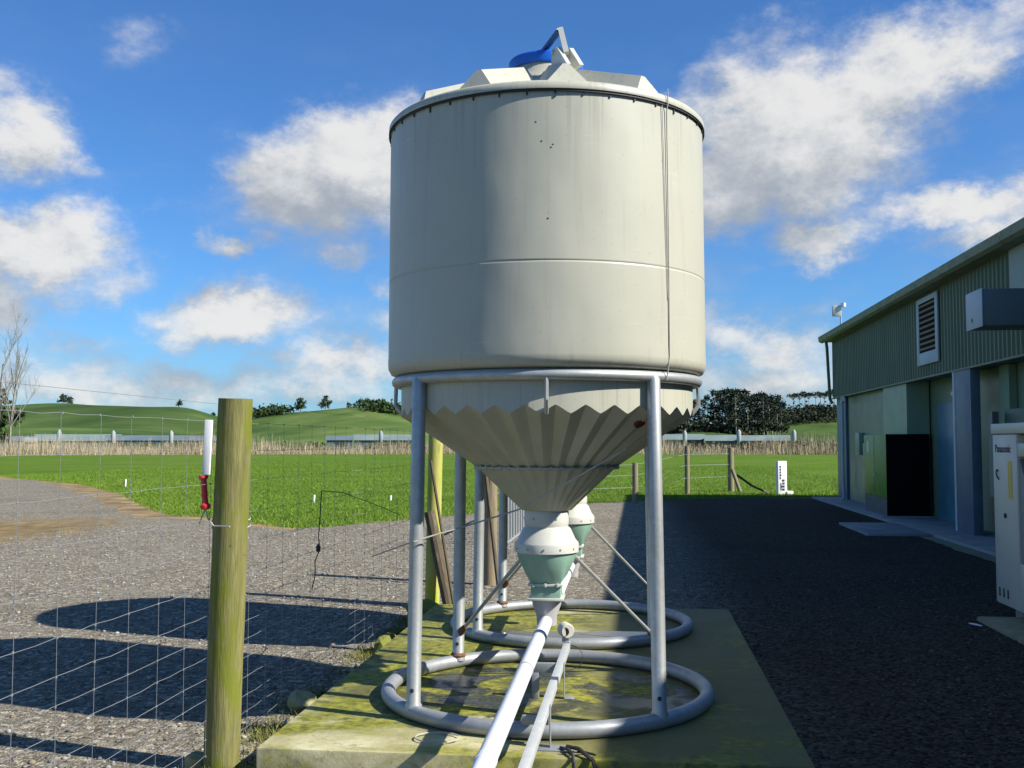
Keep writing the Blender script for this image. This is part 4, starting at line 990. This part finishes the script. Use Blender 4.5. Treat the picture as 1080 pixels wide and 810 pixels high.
# ================================================================== TREES
def leaf_quads(centres, sizes, rng, cols, flat=1.):
    N = len(centres)
    a = rng.normal(size=(N, 3)); a /= np.linalg.norm(a, axis=1)[:, None]; b = rng.normal(size=(N, 3)); b -= a * (a * b).sum(1)[:, None]; b /= np.linalg.norm(b, axis=1)[:, None]
    s = sizes[:, None]; V = np.stack([centres - a * s, centres + b * s * .8, centres + a * s, centres - b * s * .8], 1)
    t = np.array(cols)[rng.integers(0, len(cols), N)] * rng.uniform(.6, 1.3, (N, 1))
    return V.reshape(-1, 3), t
PINE = [(.018, .030, .016), (.024, .038, .020), (.032, .046, .024), (.014, .024, .014)]
BROAD = [(.025, .05, .015), (.04, .07, .02), (.055, .085, .025), (.02, .038, .012)]
def make_tree(kind, seed, H, name, label, cat='tree', group=None):
    rng = np.random.default_rng(seed); rp = random.Random(seed)
    t = thing(name, label, cat, group=group); tk = MB(); C = []; S = []
    if kind == 'pine':
        tk.tube([(0, 0, -1), (rp.uniform(-.2, .2), rp.uniform(-.2, .2), H * .5), (rp.uniform(-.3, .3), 0, H * .92)], [H * .016, H * .011, H * .003], 7)
        for k in range(38):
            z = H * rp.uniform(.22, .99); u = (z / H - .22) / .77; rad = H * (.20 * (1 - u) ** .7 * min(1, .45 + u * 2.2) + .035); a = rp.uniform(0, 6.28); q = rp.uniform(.5, 1) * rad
            c = np.array([q * math.cos(a), q * math.sin(a), z]); tk.tube([(0, 0, z - H * .03), tuple(c)], [H * .004, H * .0015], 4, cap=False)
            n = 16; C.append(c + rng.normal(0, 1, (n, 3)) * np.array([H * .034, H * .034, H * .022])); S.append(rng.uniform(.016, .030, n) * H)
        cols_ = PINE
    elif kind == 'umbrella':
        tk.tube([(0, 0, -1), (rp.uniform(-.4, .4), 0, H * .5), (rp.uniform(-.6, .6), 0, H * .85)], [H * .018, H * .013, H * .006], 6)
        for k in range(20):
            a = rp.uniform(0, 6.28); q = H * .30 * math.sqrt(rp.random()); z = H * (.80 + .13 * (1 - (q / (H * .3)) ** 2)) + rp.uniform(-.03, .03) * H
            c = np.array([q * math.cos(a), q * math.sin(a), z]); tk.tube([(0, 0, H * .62), tuple(c)], [H * .006, H * .002], 4, cap=False)
            n = 16; C.append(c + rng.normal(0, 1, (n, 3)) * np.array([H * .05, H * .05, H * .028])); S.append(rng.uniform(.02, .036, n) * H)
        cols_ = PINE
    else:
        tk.tube([(0, 0, -.5), (rp.uniform(-.3, .3), 0, H * .3), (0, rp.uniform(-.3, .3), H * .6)], [H * .03, H * .022, H * .01], 7)
        for k in range(40):
            a = rp.uniform(0, 6.28); el_ = rp.uniform(-.9, 1.5); q = H * rp.uniform(.14, .44)
            c = np.array([q * math.cos(a) * math.cos(el_), q * math.sin(a) * math.cos(el_), H * .46 + q * math.sin(el_)])
            tk.tube([(0, 0, H * .32), tuple(c)], [H * .01, H * .003], 4, cap=False)
            n = 22; C.append(c + rng.normal(0, 1, (n, 3)) * H * .05); S.append(rng.uniform(.03, .055, n) * H)
        cols_ = BROAD
    tk.build('trunk', M['bark'], t)
    V, tt = leaf_quads(np.concatenate(C), np.concatenate(S), rng, cols_)
    tri_cloud('crown', V, 4, [[0, 1, 2], [0, 2, 3]], tt, M['leaf'], t)
    return t
def stand(o, px, D, s=1, rz=0, sink=.4):
    a = az_px(px); o.location = (D * math.sin(a), D * math.cos(a), hill_z(a, D) - sink); o.scale = (s,) * 3; o.rotation_euler = (0, 0, rz)
# dense pine stand right of the silo
protos = [make_tree('pine', 20 + k, 20, 'pine_tree', 'dark tall pine packed in the pine stand right of the silo', group='pines of the stand right of the silo') for k in range(5)]
rp = random.Random(3); spots = []
for k in range(26): spots.append((754 + 74 * (k + rp.uniform(-.3, .3)) / 26, 500 + rp.uniform(-22, 22), rp.uniform(.88, 1.06)))
for k in range(12): spots.append((695 + 56 * (k + rp.uniform(-.3, .3)) / 12, 505 + rp.uniform(-15, 20), rp.uniform(.55, .72) if k < 11 else .8))
for i, (px, D, s_) in enumerate(spots):
    o = protos[i] if i < 5 else copy_tree(protos[i % 5]); stand(o, px, D, s_, rp.uniform(0, 6.28))
    if i >= 26: o['label'] = 'shorter dark pine between the silo and the tall stand'; o['group'] = 'shorter pines beside the tall stand'
up = [make_tree('umbrella', 40 + k, 15, 'pine_tree', 'flat-topped pine in the row on the hill crest beside the shed corner', group='flat-topped pines on the hill crest') for k in range(3)]
for i in range(11):
    o = up[i] if i < 3 else copy_tree(up[i % 3]); stand(o, 838 + i * 5.4 + rp.uniform(-1.5, 1.5), 715 + rp.uniform(-12, 12), rp.uniform(.75, 1.05), rp.uniform(0, 6.28))
# single trees on the left-hand hills
for px, D, s_, lab, sd in ((317, 615, .78, 'round dark tree on the hilltop, left of the pair', 61), (343, 612, .72, 'round dark tree on the hilltop, right of the pair', 62), (307, 618, .4, 'small bush at the left of the hilltop pair', 63),
                           (66, 890, .78, 'small dark tree alone on the far left hill', 64), (73, 893, .6, 'lower dark tree beside the lone tree on the far left hill', 65), (189, 765, .5, 'low bush on the rounded hill left of the mossy post', 66), (225, 780, .35, 'tiny bush at the foot of the rounded hill by the white batten', 67)):
    stand(make_tree('broad', sd, 12, 'broadleaf_tree', lab, 'tree' if s_ > .55 else 'bush'), px, D, s_)
hb = make_tree('broad', 70, 7, 'hill_bush', 'dark bush in the hilltop row left of the silo', 'bush', 'bushes along the hilltop left of the silo')
for i, px in enumerate((368, 374, 379, 384, 389, 394, 399, 405, 412, 420, 428)):
    o = hb if i == 0 else copy_tree(hb); stand(o, px, 615 + rp.uniform(-12, 12), rp.uniform(.45, .95), rp.uniform(0, 6.28))
# scrub masses on the hill sides
def scrub(name, label, boxes, per, hgt, cols_, seed):
    rng = np.random.default_rng(seed); C = []; S = []
    for px0, px1, D0, D1 in boxes:
        for k in range(per):
            px = rng.uniform(px0, px1); D = rng.uniform(D0, D1); a = az_px(px); z = hill_z(a, D)
            n = 22; c = np.array([D * math.sin(a), D * math.cos(a), z + hgt * .35]); C.append(c + rng.normal(0, 1, (n, 3)) * np.array([hgt * .5, hgt * .5, hgt * .28])); S.append(rng.uniform(.1, .22, n) * hgt)
    V, tt = leaf_quads(np.concatenate(C), np.concatenate(S), rng, cols_)
    return tag(tri_cloud(name, V, 4, [[0, 1, 2], [0, 2, 3]], tt, M['leaf']), label, 'scrub', kind='stuff')
scrub('hillside_scrub', 'dark scrub on the slope below the pine stand', [(690, 800, 480, 500), (815, 900, 640, 690), (800, 905, 600, 650)], 130, 5, PINE + [(.05, .045, .022), (.06, .055, .03)], 5)
scrub('hillside_scrub', 'dark scrub patch on the hill left of the silo', [(385, 425, 560, 600), (265, 300, 600, 640)], 60, 5, BROAD, 6)
scrub('reed_bank_bushes', 'brown low bushes in the reed strip right of the silo', [(790, 812, 158, 166), (826, 884, 158, 168), (700, 890, 164, 172)], 60, 1.7, [(.10, .085, .05), (.16, .13, .08), (.07, .07, .035), (.20, .16, .11)], 7)
scrub('reed_bank_bushes', 'dark green low bushes behind the reeds left of the silo', [(258, 345, 176, 186), (395, 440, 176, 184), (140, 250, 178, 186)], 50, 1.5, BROAD + [(.06, .07, .03)], 8)
# leafless trees at the far left
def bare_tree(name, label, px, D, H, seed, spread):
    rp = random.Random(seed); t = thing(name, label, 'tree'); a = az_px(px); t.location = (D * math.sin(a), D * math.cos(a), G)
    tk, br = MB(), MB()
    def grow(p, d, L, r, dep):
        n = 3; pts = [p]; q = p; dd = d
        for k in range(n):
            dd = (dd + Vector((rp.uniform(-.12, .12), rp.uniform(-.12, .12), .06))).normalized(); q = q + dd * (L / n); pts.append(q)
        (tk if dep == 0 else br).tube(pts, [r, r * .85, r * .7, r * .5], 6 if dep < 2 else 4, cap=False)
        if dep < 4:
            for k in range((9 if dep == 0 else 5) if dep < 3 else 4):
                u = rp.uniform(.28 if dep == 0 else .15, 1); i = min(n - 1, int(u * n)); b = pts[i].lerp(pts[i + 1], u * n - i)
                s = Vector((rp.uniform(-1, 1), rp.uniform(-1, 1), 0)).normalized() * spread
                grow(b, (dd * .75 + s + Vector((0, 0, .35))).normalized(), L * rp.uniform(.34, .5), r * .42, dep + 1)
    grow(Vector((0, 0, -.3)), Vector((.02, 0, 1)), H * .82, H * .0095, 0)
    tk.build('trunk', M['bark_pale'], t); br.build('branches', M['bark_pale'], t)
    return t
bare_tree('bare_tree', 'tall leafless pale-barked tree at far left, the one nearer the middle', 11, 165, 17.0, 11, .5)
bare_tree('bare_tree', 'leafless tree cut by the left edge of the photo', -4, 172, 17.0, 15, .5)
rb_ = make_tree('broad', 90, 11, 'russet_tree', 'brown-leaved tree at the left edge behind the bare trees', 'tree')
stand(rb_, -12, 178, .95); rb_.location.z = G
